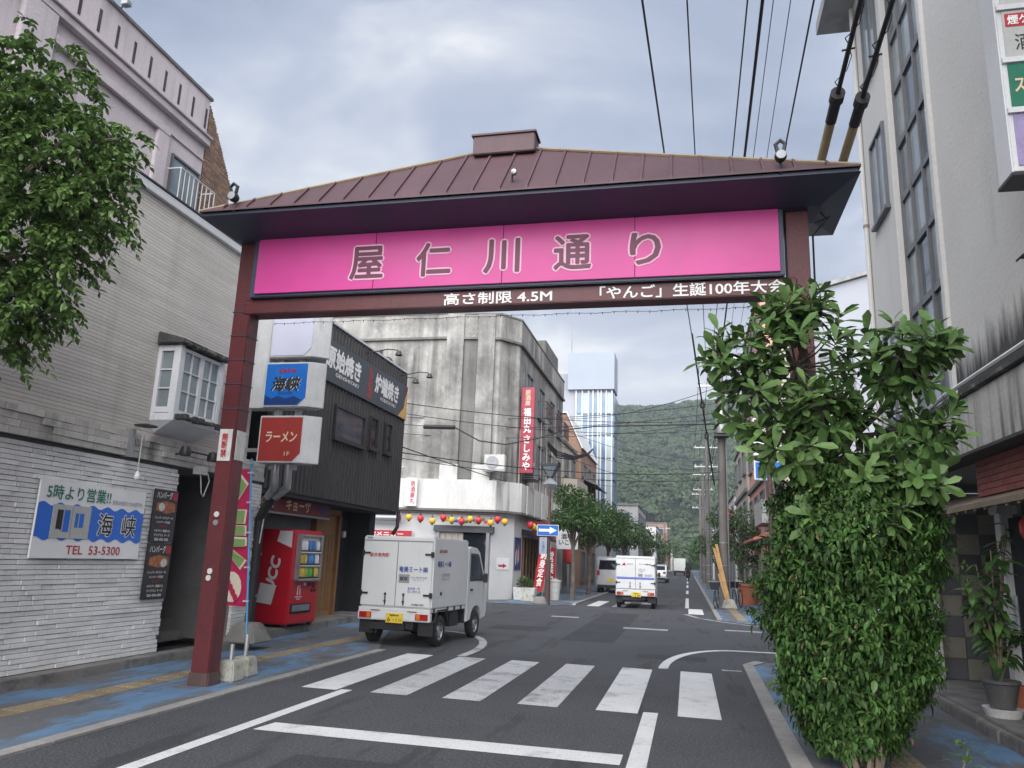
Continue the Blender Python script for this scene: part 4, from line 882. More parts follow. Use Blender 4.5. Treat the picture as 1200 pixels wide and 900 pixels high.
t = thing('wall_vent_hood', 'small pale vent hood on the streaked concrete wall beside the corrugated roof', 'vent', (-12.9, 30, 5.9)); MB().prism([(29.99, 5.95), (29.6, 5.95), (29.6, 6.1), (29.99, 6.45)], 'x', -13.1, -12.6).build('hood', 'rubbish', t, .01); MB().box(-13.05, -12.65, 29.58, 29.597, 5.97, 6.08).build('grille', 'dark_metal', t)
for i, (x, z, lab) in enumerate(((-12.2, 9.55, 'black gooseneck lamp on the concrete wall above the corrugated roof'), (-11.0, 8.65, 'black gooseneck lamp sticking out over the street in front of concrete wall'))):
    t = thing('gooseneck_lamp', lab, 'lamp', (x, 30, z), 0, 'gooseneck lamps on the concrete building'); MB().tube([(x-.9, 29.98, z+.1), (x-.4, 29.6, z+.16), (x+.1, 29.5, z+.1)], .02, 6).build('arm', 'dark_metal', t); MB().lathe([(0, .2), (.05, .19), (.16, 0), (.15, 0), (0, .1)], (x+.12, 29.5, z-.12), 'z', 12).build('shade', 'dark_metal', t)
# tall red sign
t = thing('tall_red_vertical_sign', 'tall narrow red sign with white vertical lettering on the concrete building', 'sign', (-6.8, 31.7, 5.1))
P = face('S', 31.55)
MB().box(-6.82, -6.26, 31.552, 31.72, 5.1, 8.75).build('board', 'sign_crimson', t)
text('居\n酒\n屋', P, -6.54, 8.3, .22, .66, 'letter_cream', t, bold=.02); text('福\n田\n丸', P, -6.54, 7.32, .31, 1.05, 'letter_white', t, bold=.03); text('さ\nし\nみ\nや', P, -6.54, 5.95, .32, 1.45, 'letter_white', t, bold=.03)
for z in (5.4, 8.3): MB().box(-6.9, -6.86, 31.6, 31.66, z, z+.08).build('bracket', 'dark_metal', t)
# lanterns
lm = {}
def lantern(name, lab, x, y, z, r, m, grp, tall=1.0):
    t = thing(name, lab, 'lantern', (x, y, z), 0, grp)
    prof = []
    for k in range(13):
        a = -80+160*k/12; rr = r*math.cos(R(a)) if tall == 1 else r*(.55+.45*math.cos(R(a)))
        prof.append((max(rr, .01)*(1 if k % 2 else .965), r*tall*math.sin(R(a))))
    MB().lathe([(.0, prof[0][1])]+prof+[(.0, prof[-1][1])], (x, y, z), 'z', 14).build('body', m, t, 0, True)
    MB().lathe([(0, 0), (r*.35, 0), (r*.35, .035), (0, .035)], (x, y, z+r*tall*.97), 'z', 10).build('cap', 'letter_black', t)
    MB().lathe([(0, 0), (r*.35, 0), (r*.35, .035), (0, .035)], (x, y, z-r*tall*.97-.035), 'z', 10).build('base_ring', 'letter_black', t)
    MB().tube([(x, y, z+r*tall), (x, y, z+r*tall+.12)], .012, 5).build('cord', 'letter_black', t)
ords = ('first', 'second', 'third', 'fourth', 'fifth', 'sixth')
seq = [(-10.75, 0), (-10.32, 1), (-9.78, 0), (-9.4, 1), (-9.02, 0), (-8.68, 1), (-8.3, 0), (-8.02, 1), (-7.5, 0), (-7.28, 1), (-6.95, 0)]
ny = nr = 0
for i, (x, c_) in enumerate(seq):
    if c_: nr += 1; lab = 'round red lantern, %s red one from the left on the white shop front' % ords[nr-1]
    else: ny += 1; lab = 'round yellow lantern, %s yellow one from the left on the white shop front' % ords[ny-1]
    lantern('round_lantern', lab, x+.05*(i % 2), south_y(x)-.62, 3.05-.06*(i % 3)+(.02 if c_ else 0), .135 if c_ else .13, 'lantern_red' if c_ else 'lantern_yellow', 'lantern string on the white shop front')
for i, (y, m_, lab) in enumerate(((31.9, 'lantern_red', 'round red lantern round the corner, nearest of the cluster of three'), (32.5, 'lantern_yellow', 'round orange lantern in the middle of the cluster round the corner'), (33.3, 'lantern_yellow', 'round orange lantern, farthest of the cluster round the corner'))):
    lantern('round_lantern', lab, -6.35, y, 2.98-.04*i, .15, m_, 'lantern string on the white shop front')
tag(MB().tube(wire((-13, 29.35, 3.3), (-6.5, 29.9, 3.28), .05)+[(-6.33, 31.5, 3.25), (-6.33, 34, 3.2)], .012, 5).build('lantern_cord', 'cable'), 'thin black cord carrying the round lanterns along the white shop front', 'cord')
lantern('long_paper_lantern', 'long red paper lantern hanging beside the street trunk', -5.6, 38.0, 1.95, .28, 'lantern_red', None, 1.75)
P = face('S', 29.9)
t = thing('red_menu_sign', 'white menu sign with red header above the delivery truck', 'sign', (-11.9, 29.9, 2.1)); m_ = MB(); pbox(m_, P, -13.4, -10.75, 1.6, 2.55, .0, .05); m_.build('board', 'board_white', t)
m_ = MB(); pbox(m_, P, -13.4, -10.76, 2.26, 2.54, .051, .056); m_.build('header', 'letter_red', t); text('昼飲メニュー', P, -12.0, 2.40, 1.75, .17, 'letter_white', t, d=.06, bold=.04); text('刺身 唐揚 焼魚 定食 丼', P, -11.85, 2.12, 1.9, .11, 'letter_black', t, d=.055, bold=.03); text('ビール 焼酎 ハイボール', P, -11.6, 1.93, 1.5, .08, 'letter_black', t, d=.055)
t = thing('white_vertical_sign', 'small white upright sign with red lettering on the balcony band', 'sign', (-11, 29.6, 3.55)); m_ = MB(); P = face('S', 29.62); pbox(m_, P, -11.05, -10.55, 3.5, 4.62, 0, .1); m_.build('board', 'board_white', t, .01); text('居\n酒\n屋\n丸', P, -10.72, 4.05, .2, .9, 'letter_red', t, d=.105, bold=.02)
t = thing('roller_sign', 'rolled grey blind with red end above the red menu sign', 'blind', (-12, 29.7, 3.0)); MB().tube([(-13.2, 29.66, 3.02), (-11.3, 29.66, 3.02)], .13, 10).build('roll', 'grey_metal', t); MB().lathe([(0, 0), (.16, 0), (.16, .06), (0, .06)], (-11.3, 29.66, 3.02), 'x', 12).build('end_cap', 'letter_red', t)
P = lambda a, b, d: (a, 29.98-d+(a+9.9)*.15, b)
t = thing('painted_garland', 'colourful painted flower garland above the doorway of the white shop', 'decoration', (-8.6, 30.0, 2.85))
for k in range(14):
    x = -9.3+k*.13; m_ = MB(); m_.add([(x+.1*math.cos(q*1.05), south_y(x)-.40, 3.0+.06*math.sin(k*1.9)+.07*math.sin(q*1.05)) for q in range(6)]+[(x+.1*math.cos(q*1.05), south_y(x)-.36, 3.0+.06*math.sin(k*1.9)+.07*math.sin(q*1.05)) for q in range(6)], [tuple(range(6)), tuple(range(6, 12))]+[(q, (q+1) % 6, 6+(q+1) % 6, 6+q) for q in range(6)]); m_.build('flower', ['lantern_yellow', 'leaf_palm', 'lantern_red', 'board_blue', 'can_gold'][k % 5], t)
t = thing('blue_fish_poster', 'blue and white poster on the white corner wall', 'poster', (-6.85, 31.9, 1.4)); P = face('E', -6.89); m_ = MB(); pbox(m_, P, 31.5, 32.7, 1.15, 2.45, .0, .02); m_.build('sheet', 'sign_blue_dark', t)
for k in range(6): m_ = MB(); ppoly(m_, P, [(31.6+.15*k, 1.3+.1*(k % 3)), (31.85+.12*k, 1.5+.12*(k % 2)), (31.75+.13*k, 2.0+.06*k), (31.6+.14*k, 1.8)], .021+.002*k, .022+.002*k); m_.build('print', ['board_white', 'glass_mint', 'letter_red'][k % 3], t)
t = thing('arrow_notice', 'small white notice with a red arrow on the corner wall', 'notice', (-7.3, 30.5, 1.4)); P = lambda a, b, d: (a, 30.35+(a+7.55)*1.46-d, b); m_ = MB(); ppoly(m_, P, [(-7.40, 1.15), (-7.02, 1.15), (-7.02, 1.62), (-7.40, 1.62)], .02, .03); m_.build('sheet', 'board_white', t); m_ = MB(); ppoly(m_, P, [(-7.34, 1.26), (-7.2, 1.26), (-7.2, 1.21), (-7.08, 1.3), (-7.2, 1.39), (-7.2, 1.34), (-7.34, 1.34)], .032, .036); m_.build('arrow', 'letter_red', t)
def nobori(x, y, lab, s_, lean, grp='red banner flags outside the corner shop'):
    t = thing('red_banner_flag', lab, 'flag', (x, y, 0), 0, grp); MB().tube([(x, y, 0), (x+lean, y, 2.2)], .02, 6).build('pole', 'galv', t)
    m_ = MB(); n = 10; m_.add([(x+lean*(.15+.8*k/n)+sx_*.42, y+.03*math.sin(k), .35+1.75*k/n) for k in range(n+1) for sx_ in (0, -1)], [(2*k, 2*k+1, 2*k+3, 2*k+2) for k in range(n)]); m_.build('cloth', 'flag_red', t)
    Q = lambda a, b, d: (x+lean*(.15+.8*(b-.35)/1.75)-.21+a, y-.05-d, b); text(s_, Q, 0, 1.25, .24, 1.4, 'letter_white', t, bold=.03)
nobori(-5.75, 31.6, 'leaning red banner flag with white lettering outside the corner shop', '刺\n身\n定\n食', .35); nobori(-5.5, 33.4, 'upright dark red banner flag behind the street lamp', '営\n業\n中', .02)
t = thing('corner_shop_sign', 'square red sign under the band of the corner building', 'sign', (-6.3, 33.4, 2.6)); P = face('S', 33.4); m_ = MB(); pbox(m_, P, -6.55, -5.55, 2.5, 3.2, 0, .12); m_.build('board', 'red_fascia', t, .01); text('島一', P, -6.05, 2.85, .7, .4, 'letter_red', t, d=.125, bold=.03)
t = thing('white_shop_sign', 'white square sign with dark lettering behind the arrow sign', 'sign', (-5.6, 36, 2.2)); P = face('S', 36); m_ = MB(); pbox(m_, P, -5.9, -4.9, 2.1, 3.0, 0, .12); m_.build('board', 'board_white', t, .01); text('酒場\nいこい', P, -5.4, 2.55, .75, .5, 'letter_black', t, d=.125, bold=.02)
t = thing('rubbish_bin', 'grey tapered bin on the pavement beside the shop flags', 'bin', (-5.35, 32.4, 0)); MB().lathe([(0, 0), (.2, 0), (.25, .7), (.27, .72), (.27, .78), (0, .82)], (-5.35, 32.4, .012), 'z', 14).build('body', 'rubbish', t, 0, True); MB().tube([(-5.45, 32.4, .84), (-5.25, 32.4, .84)], .02, 6).build('handle', 'grey_metal', t)
t = thing('planter_box', 'white planter box with a shrub at the corner wall', 'planter', (-6.3, 31.0, 0)); MB().frustum((-6.3, 31.0), .012, .5, .4, .25, .45, .28).build('trough', 'rubbish', t, .02); MB().box(-6.6, -6.0, 30.8, 31.2, .5, .53).build('soil', 'bark', t)
tag(MB().frustum((-5.25, 28.8), .012, .28, .3, .25, .2, .16).build('concrete_weight', 'step_conc', None, .03), 'rough concrete weight at the foot of the brown street lamp', 'concrete weight')
tag(MB().frustum((-6.0, 30.2), .012, .26, .28, .22, .2, .16).build('concrete_weight', 'conc_block', None, .03), 'rough concrete weight before the white planter at the corner wall', 'concrete weight')

# ------------------------------------------------------------------ right: cream building
XR = 3.25
D = thing('cream_corner_building', 'tall cream building on the right with a dark window strip and stained canopy', 'building', (4, 8, 0))
PR = face('W', XR)
MB().box(XR, 9, -4, 10.28, 3.0, 12.2).build('front_wall', 'cream_wall', D); MB().box(XR, 9, 12.02, 14.2, 3.0, 12.2).build('front_wall', 'cream_wall', D)
MB().box(XR+.13, 9, 10.28, 12.02, 3.0, 12.2).build('strip_back', 'black_wall', D)
MB().box(XR-.05, XR+.1, 10.16, 10.285, 3.0, 12.2).build('strip_pilaster', 'cream_wall', D, .01); MB().box(XR-.05, XR+.1, 12.015, 12.10, 3.0, 12.2).build('strip_pilaster', 'cream_wall', D, .01)
zs = [3.55, 4.45, 5.35, 6.3, 7.2, 8.1, 9.05, 9.95, 10.85, 11.8]
ws = None
P = face('W', XR+.12)
mb = MB()
for y in (10.29, 10.86, 11.43, 11.95): pbox(mb, P, y, y+.05, 3.0, 12.2, 0, .09)
wst = mb.build('window_strip', 'window_frame', D)
for i, (z0, z1) in enumerate(zip(zs[:-1], zs[1:])):
    m_ = MB(); pbox(m_, P, 10.36, 11.94, z0-.05, z0+.05, .0, .08); m_.build('transom', 'window_frame', wst)
    for y0 in (10.35, 10.92, 11.49):
        m_ = MB(); pbox(m_, P, y0, y0+.5, z0+.051, z1-.051, .03, .045); m_.build('pane', 'glass_pale' if (i*2+int(y0*3)) % 3 else 'glass', wst)  # pale panes: sky reflection put into the glass colour
for z0 in (3.9, 7.35, 10.1): window(D, PR, 12.45, 13.35, z0, z0+1.5, 'window_frame', 'glass_pale', 2, 1, .05, .05)
MB().tube([(XR-.05, 13.9, .2), (XR-.05, 13.9, 12.1)], .04, 8).build('downpipe', 'cream_wall', D)
for z in (3.4, 5.5, 7.6, 9.7): MB().tube([(XR-.05, 13.9, z), (XR-.05, 13.9, z+.05)], .05, 8).build('pipe_clip', 'wood_grey', D)
MB().box(XR-.55, 9.2, -4, 14.7, 12.2, 12.45).build('roof_slab', 'grey_far', D)
mb = MB(); pbox(mb, PR, -4, 10.155, 3.5, 5.0, .001, .005); mb.build('mould_band', 'cream_mould', D)
MB().box(2.98, XR, -4, 11.7, 2.895, 3.50).build('canopy', 'cream_stain', D, .01); MB().box(2.93, XR, -4, 11.75, 3.505, 3.56).build('canopy_cap', 'mould', D, .008); MB().box(2.95, XR, -4, 11.72, 2.86, 2.892).build('canopy_lip', 'grime', D)
MB().box(XR, 7, -4, 14.2, 2.92, 2.99).build('soffit', 'grey_far', D)
MB().tube([(2.93, 5, 3.62), (2.93, 9.6, 3.62), (2.96, 10.3, 3.60), (3.1, 10.5, 3.58)], .025, 6).build('canopy_pipe', 'coping', D)
MB().box(5.6, 7, -4, 12.7, .15, 2.78).build('back_wall', 'black_wall', D)
MB().box(3.32, 3.52, 12.55, 14.2, .15, 2.78).build('corner_pier', 'cream_wall', D, .01); MB().box(3.522, 6, 12.74, 14.15, .15, 2.78).build('alcove_wall', 'mortar', D)
k = 0
for ix in range(7):
    for iz in range(9):
        MB().box(3.56+ix*.30, 3.855+ix*.30, 12.70, 12.738, .155+iz*.29, .44+iz*.29).build('wall_tile', 'tile_taupe' if (ix+iz) % 2 else 'tile_slate', D, .004)
MB().box(3.53, 3.56, 12.68, 12.75, .15, 2.78).build('tile_edge', 'wood_door', D)
# red brick panel over the door
for r_ in range(6):
    y = 6.4+(.11 if r_ % 2 else 0)
    while y < 9.63: y1 = min(y+.22, 9.65); MB().box(3.19, 3.22, y+.004, y1-.004, 2.455+r_*.067, 2.455+r_*.067+.060).build('brick', 'brick_red', D); y = y1
MB().box(3.222, 3.245, 6.3, 9.65, 2.45, 2.858).build('brick_backing', 'mortar', D)
MB().prism([(3.02, 2.30), (3.5, 2.52), (3.5, 2.57), (3.02, 2.36)], 'y', 6.0, 11.9).build('wood_awning', 'wood_grey', D)
for k in range(20): MB().prism([(3.03, 2.275), (3.48, 2.48), (3.48, 2.515), (3.03, 2.299)], 'y', 6.1+k*.29, 6.15+k*.29).build('awning_batten', 'wood_grey', D)
MB().box(3.50, 3.64, 9.98, 10.16, .15, 2.30).build('door_post', 'coping', D, .01); MB().box(3.46, 3.68, 9.94, 10.20, 2.30, 2.40).build('post_cap', 'coping', D, .01)
dr = MB().box(3.58, 3.64, 9.0, 9.97, .16, 2.25).build('door', 'cloth_dark', D); MB().tube([(3.54, 9.85, 1.0), (3.54, 9.85, 1.4)], .018, 6).build('handle', 'galv', dr)
MB().box(3.55, 3.66, 5, 8.98, .15, 2.6).build('shop_wall', 'black_wall', D)
tag(MB().lathe([(0, 0), (.09, .02), (.13, .1), (.13, .2), (.09, .27), (0, .29)], (3.50, 9.1, 1.95), 'z', 12).build('red_lamp', 'lantern_red', None, 0, True), 'small dark red lamp beside the white door post on the right', 'lamp')
# projecting sign
t = thing('stacked_panel_sign', 'white framed projecting sign with grey, green and violet panels on the cream wall', 'sign', (2.9, 6.5, 4.85))
MB().box(2.75, 3.24, 6.78, 7.08, 4.96, 8.9).build('casing', 'coping', t, .012); MB().box(2.74, 3.245, 6.77, 7.09, 4.93, 4.958).build('bottom_plate', 'dark_metal', t)
P = face('S', 6.78)
for z0, z1, mm in ((5.02, 5.50, 'violet_panel'), (5.57, 5.99, 'green_panel'), (6.06, 6.52, 'grey_panel'), (6.59, 7.05, 'grey_panel'), (7.12, 7.6, 'pink_wall'), (7.67, 8.2, 'grey_panel')):
    m_ = MB(); pbox(m_, P, 2.80, 3.22, z0, z1, .001, .012); m_.build('panel', mm, t)
    m_ = MB(); pbox(m_, P, 2.76, 3.235, z1+.01, z1+.06, .001, .03); m_.build('panel_bar', 'coping', t)
text('スナック', P, 3.02, 5.78, .36, .15, 'letter_cream', t, d=.016, bold=.04); m_ = MB(); pbox(m_, P, 2.82, 3.2, 6.36, 6.49, .013, .016); m_.build('label', 'letter_red', t); text('煙ケムリ', P, 3.01, 6.425, .34, .09, 'letter_white', t, d=.018, bold=.03); text('酒場', P, 3.03, 6.2, .3, .16, 'letter_black', t, d=.016); text('花', P, 3.0, 5.26, .26, .28, 'letter_cream', t, d=.016)
for z in (5.0, 6.6): MB().tube([(3.0, 6.95, z+.1), (3.3, 6.95, z+.1)], .03, 6).build('arm', 'galv', t)
tag(MB().tube([(2.9, 7.2, 4.35), (3.25, 7.2, 4.35)], .015, 6).tube([(2.9, 7.12, 4.35), (2.9, 7.28, 4.35)], .01, 6).build('wall_bracket', 'dark_metal'), 'small black bracket on the cream wall below the stacked panel sign', 'bracket')
# pot plant
def leaf_mesh(L_, W_, fold=.25, droop=.2, blunt=False):
    """one folded leaf along +x, 8 triangles"""
    xs = [0, .3, .68, 1] if not blunt else [0, .38, .78, 1]; ws_ = [.05, .9, .72, 0] if not blunt else [.06, .72, 1., .22]
    V = []
    for x, w_ in zip(xs, ws_):
        z = -droop*L_*x*x; V += [(x*L_, -W_/2*w_, z+fold*W_*w_*.5), (x*L_, 0, z), (x*L_, W_/2*w_, z+fold*W_*w_*.5)]
    F = []
    for i in range(3):
        a = i*3; F += [(a, a+3, a+4), (a, a+4, a+1), (a+1, a+4, a+5), (a+1, a+5, a+2)]
    return np.array(V), np.array(F)
def frames(pos, dirs, nrm):
    d = dirs/np.linalg.norm(dirs, axis=1, keepdims=True); s_ = np.cross(nrm, d); s_ /= np.maximum(np.linalg.norm(s_, axis=1, keepdims=True), 1e-6); n_ = np.cross(d, s_)
    return np.stack([d, s_, n_], 2)
def leaves(name, pos, dirs, nrm, size, m, parent, L_=1, W_=.45, fold=.25, droop=.2, simple=False, kind=True, blunt=False):
    V, F = leaf_mesh(L_, W_, fold, droop, blunt)
    if simple: V = np.array([(0, 0, 0), (.5*L_, -W_/2, .06*W_), (L_, 0, -droop*L_), (.5*L_, W_/2, .06*W_)]); F = np.array([(0, 1, 2), (0, 2, 3)])
    fr = frames(pos, dirs, nrm); n = len(pos)
    VV = np.einsum('nij,vj->nvi', fr, V)*size[:, None, None]+pos[:, None, :]
    FF = F[None]+(np.arange(n)*len(V))[:, None, None]
    o = raw(name, VV.reshape(-1, 3), FF.reshape(-1, F.shape[1]), m, parent)
    return stuff(o) if kind else o
def single_leaves(pos, dirs, nrm, size, m, parent, L_, W_, fold=.25, droop=.2, blunt=False):
    V, F = leaf_mesh(L_, W_, fold, droop, blunt); me = bpy.data.meshes.new('leaf'); me.from_pydata(V.tolist(), [], F.tolist()); me.materials.append(MAT[m])
    fr = frames(pos, dirs, nrm); off = np.array(OFF[parent.name])
    for i in range(len(pos)):
        o = link('leaf', me, None, parent); q = Matrix(fr[i].tolist()).to_4x4(); q.translation = Vector((pos[i]-off).tolist()); o.matrix_local = q @ Matrix.Scale(float(size[i]), 4)
t = thing('potted_plant', 'leafy potted plant on a white saucer beside the white door post', 'potted plant', (3.25, 9.6, .15))
MB().lathe([(0, 0), (.12, 0), (.17, .24), (.19, .25), (.19, .28), (.15, .28), (0, .25)], (3.25, 9.7, .24), 'z', 16).build('pot', 'pot', t, 0, True); MB().lathe([(0, 0), (.17, 0), (.2, .09), (.18, .09), (0, .03)], (3.25, 9.7, .151), 'z', 16).build('saucer', 'pot_white', t, 0, True)
for k in range(9):
    a = k*.7+.3; h_ = .45+.14*k+.1*random.random(); b = Vector((3.25, 9.7, .5)); tip = b+Vector((.28*math.cos(a)*(1-.04*k), .22*math.sin(a), h_)); mid = b.lerp(tip, .55)+Vector((0, 0, .1)); MB().tube([b, mid, tip], [.014, .011, .006], 6).build('stem', 'bark_pale', t)
    n = 26; u = np.linspace(.25, 1, n)[:, None]; p_ = np.array(b)[None]*(1-u)+np.array(tip)[None]*u+np.array([0, 0, .05])*(1-u); an = RNG.uniform(0, 6.28, n); dd = np.stack([np.cos(an), np.sin(an), RNG.uniform(-.5, .4, n)], 1)
    leaves('foliage', p_, dd, np.tile([0, 0, 1.], (n, 1))+RNG.normal(0, .2, (n, 3)), RNG.uniform(.7, 1.2, n), 'leaf_palm' if k % 3 else 'leaf_hedge', t, .20, .08, .2, .45, kind=False)
tag(MB().frustum((3.5, 9.95), .15, .45, .1, .1, .14, .14).build('terracotta_pot', 'terracotta', None, .01), 'small empty terracotta pot behind the potted plant on the right terrace', 'plant pot')

# ------------------------------------------------------------------ vehicles (x right, y forward, rear axle at y=0)
def wheel(par, x, y, r=.27, wd=.145):
    s_ = 1 if x > 0 else -1
    t_ = MB().lathe([(r*.62, -wd/2), (r*.9, -wd/2), (r, -wd/2+.02), (r, wd/2-.02), (r*.9, wd/2), (r*.62, wd/2), (r*.62, -wd/2)], (x, y, r), 'x', 24).build('wheel', 'tyre', par, 0, True)
    MB().lathe([(0, -.01), (r*.2, 0), (r*.35, -.03), (r*.58, -.02), (r*.62, .0), (r*.62, -.06), (0, -.06)] if s_ > 0 else [(0, .01), (r*.2, 0), (r*.35, .03), (r*.58, .02), (r*.62, 0), (r*.62, .06), (0, .06)], (x+s_*wd/2*.8, y, r), 'x', 20).build('rim', 'rim', t_, 0, True)
    for k in range(6):
        a = k*1.047; MB().lathe([(0, 0), (.022, 0), (.022, .006), (0, .006)], (x+s_*(wd/2*.8-.005), y+r*.44*math.cos(a), r+r*.44*math.sin(a)), 'x', 8).build('rim_hole', 'tyre', t_)
    return t_
def kei_truck(lab, loc, rz, top, kind):
    t = thing('delivery_truck', lab, 'truck', loc, rz, None, False)
    hw = .705; yr, yf = -.5, 1.28; zb = .66
    PRr = face('S', yr); PRe = face('E', hw)
    MB().box(-hw, hw, yr, yf, zb, top).build('cargo_box', 'truck_white', t, .025, True)
    m_ = MB(); pbox(m_, PRr, -hw+.03, hw-.03, top-.085, top-.075, .001, .02); m_.build('door_gutter', 'grey_metal', t)
    for s_ in (-1, 1):
        a0, a1 = (-hw+.03, -.006) if s_ < 0 else (.006, hw-.03)
        m_ = MB(); pbox(m_, PRr, a0, a1, zb+.03, top-.1, .001, .018); d_ = m_.build('rear_door', 'truck_white', t, .005)
        for z in (zb+.22, top-.33): m_ = MB(); e_ = s_*(hw-.02); pbox(m_, PRr, min(e_, e_-s_*.14), max(e_, e_-s_*.14), z, z+.035, .018, .03); pbox(m_, PRr, e_-.025, e_+.025, z-.03, z+.065, .0, .034); m_.build('hinge', 'dark_metal', d_)
        xh = -.2 if s_ < 0 else .16; m_ = MB(); pbox(m_, PRr, xh, xh+.014, zb+.05, zb+.26, .02, .04); pbox(m_, PRr, xh-.012, xh+.026, zb+.1, zb+.125, .02, .05); pbox(m_, PRr, xh-.01, xh+.024, zb+.22, zb+.25, .02, .05); m_.build('latch', 'dark_metal', d_)
    m_ = MB(); pbox(m_, PRr, -.0055, .0055, zb+.03, top-.1, .0, .008); m_.build('door_gap', 'dark_metal', t)
    MB().box(-hw+.005, hw-.005, yr-.03, yf, zb-.06, zb-.002).build('bed_rail', 'truck_white', t, .006); MB().box(-hw, hw, yr-.04, yr+.06, .44, zb-.062).build('tail_panel', 'truck_white', t, .012)
    m_ = MB(); pbox(m_, face('S', yr-.04), -.33, .33, .47, .585, .001, .006); m_.build('plate_recess', 'coping', t)
    for s_ in (-1, 1):
        P = face('S', yr-.04)
        o_ = MB(); c = s_*.55; pbox(o_, P, c-.12, c+.12, .47, .575, .001, .022); l_ = o_.build('tail_light', 'tail_red', t, .006)
        o_ = MB(); c2 = c-s_*.06 if s_ > 0 else c+.07; pbox(o_, P, c2-.035, c2+.035, .48, .565, .0225, .028); o_.build('indicator', 'tail_amber', l_)
        o_ = MB(); pbox(o_, P, s_*.36-.09, s_*.36+.09, .60, .615, .001, .012); o_.build('reflector', 'red_fascia', t)
        MB().box(s_*.58-.14, s_*.58+.14, yr+.08, yr+.095, .20, .47).build('mud_flap', 'truck_dark', t)
        wheel(t, s_*.62, 0); wheel(t, s_*.62, 1.9)
        MB().tube([(s_*.70, -.33, .42), (s_*.70, -.2, .62), (s_*.70, .2, .63), (s_*.70, .33, .44)], .02, 6).build('mud_guard', 'truck_dark', t)
    o_ = MB(); P = face('S', yr-.05); pbox(o_, P, -.135, .195, .405, .57, .0, .01); o_ = o_.build('licence_plate', 'plate_yellow', t)
    if kind == 1: text('奄美480', P, .03, .535, .18, .035, 'letter_black', o_, d=.012, bold=.02); text('み ・1 11', P, .03, .455, .28, .075, 'letter_black', o_, d=.012, bold=.02)
    else: text('奄美480', P, .03, .535, .18, .035, 'letter_black', o_, d=.012, bold=.02); text('・2 35', P, .03, .455, .26, .075, 'letter_black', o_, d=.012, bold=.02)
    MB().box(-.35, .35, yr+.05, 2.2, .30, .44).build('chassis', 'truck_dark', t); MB().box(-.66, .66, yf-.02, 1.42, .32, .6).build('under_box', 'truck_dark', t); MB().box(.45, .66, .55, 1.0, .3, .58).build('tool_box', 'truck_dark', t, .01); MB().box(-.5, .2, yr+.0, yr+.1, .28, .40).build('under_bar', 'truck_dark', t)
    MB().tube([(-.66, 0, .27), (.66, 0, .27)], .05, 8).build('axle', 'truck_dark', t)
    # cab
    ar = [(1.9+.36*math.cos(R(a)), .27+.36*math.sin(R(a))) for a in range(165, 10, -22)]
    prof = [(1.34, .34), (1.53, .36)]+ar+[(2.27, .36), (2.48, .38), (2.55, .5), (2.55, .86), (2.47, 1.06), (2.02, 1.70), (1.85, 1.78), (1.5, 1.80), (1.34, 1.76)]
    cab = MB().prism(prof, 'x', -.70, .70).build('cab', 'truck_white', t, .022, True)
    for s_ in (-1, 1):
        P = face('E' if s_ > 0 else 'W', .70 if s_ > 0 else -.70)
        m_ = MB(); ppoly(m_, P, [(1.46, 1.12), (2.29, 1.12), (2.27, 1.2), (1.97, 1.62), (1.88, 1.66), (1.46, 1.67)], .001, .006); m_.build('window_seal', 'dark_metal', cab)
        m_ = MB(); ppoly(m_, P, [(1.49, 1.15), (2.12, 1.15), (2.12, 1.36), (1.94, 1.6), (1.49, 1.63)], .0065, .011); m_.build('side_window', 'glass', cab)
        m_ = MB(); pbox(m_, P, 1.42, 1.43, .62, 1.72, .001, .004); pbox(m_, P, 2.3, 2.31, .66, 1.1, .001, .004); m_.build('door_gap', 'letter_grey', cab)
        m_ = MB(); pbox(m_, P, 1.5, 1.62, .93, .97, .001, .02); m_.build('door_handle', 'dark_metal', cab)
        mm = MB().box(s_*.78-.05, s_*.78+.05, 2.17, 2.21, 1.08, 1.27).build('mirror', 'dark_metal', t, .015); MB().tube([(s_*.68, 2.2, 1.12), (s_*.78, 2.19, 1.16)], .014, 6).build('arm', 'dark_metal', mm)
        MB().box(s_*.55-.1, s_*.55+.1, 2.53, 2.57, .62, .8).build('headlight', 'glass_pale', t, .01)
    m_ = MB().add([(-.6, 2.44, 1.12), (.6, 2.44, 1.12), (.55, 2.06, 1.68), (-.55, 2.06, 1.68)], [(0, 1, 2, 3)]); m_.v = [(x, y+.012, z+.008) for x, y, z in m_.v]; m_.build('windscreen', 'glass', cab)
    PD = face('S', yr-.018)
    if kind == 1:
        text('総合食肉卸', PD, -.36, top-.34, .38, .075, 'letter_red', t, bold=.015); text('奄美ミート㈱', PD, .33, top-.58, .56, .1, 'letter_blue', t, bold=.02)
        text('〒894 奄美市名瀬\nTEL 53-1111', PD, .44, top-.74, .32, .08, 'letter_grey', t); text('配送車 1号\nTEL 0997-52', PD, .36, top-.94, .26, .10, 'letter_blue', t)
        m_ = MB(); pbox(m_, PD, .05, .26, top-.82, top-.67, .001, .004); m_.build('label', 'letter_grey', t); text('BOX', PD, .155, top-.745, .14, .06, 'letter_black', t, d=.006, bold=.04)
        m_ = MB(); pbox(m_, PRr, -.64, -.53, top-.055, top-.02, .001, .004); m_.build('label', 'letter_grey', t)
        text('総合食肉', PRe, -.06, top-.24, .36, .065, 'letter_red', t, bold=.01); text('奄美ミート㈱', PRe, .02, top-.47, .66, .11, 'letter_blue', t, bold=.02); text('名瀬市港町\nTEL 53-1111', PRe, .12, top-.70, .42, .13, 'letter_grey', t)
        text('HYPER DRY', PD, .45, zb+.07, .24, .03, 'letter_black', t, bold=.02)
        m_ = MB(); pbox(m_, PRe, -.12, -.06, zb+.24, zb+.29, .001, .014); m_.build('latch', 'dark_metal', t)
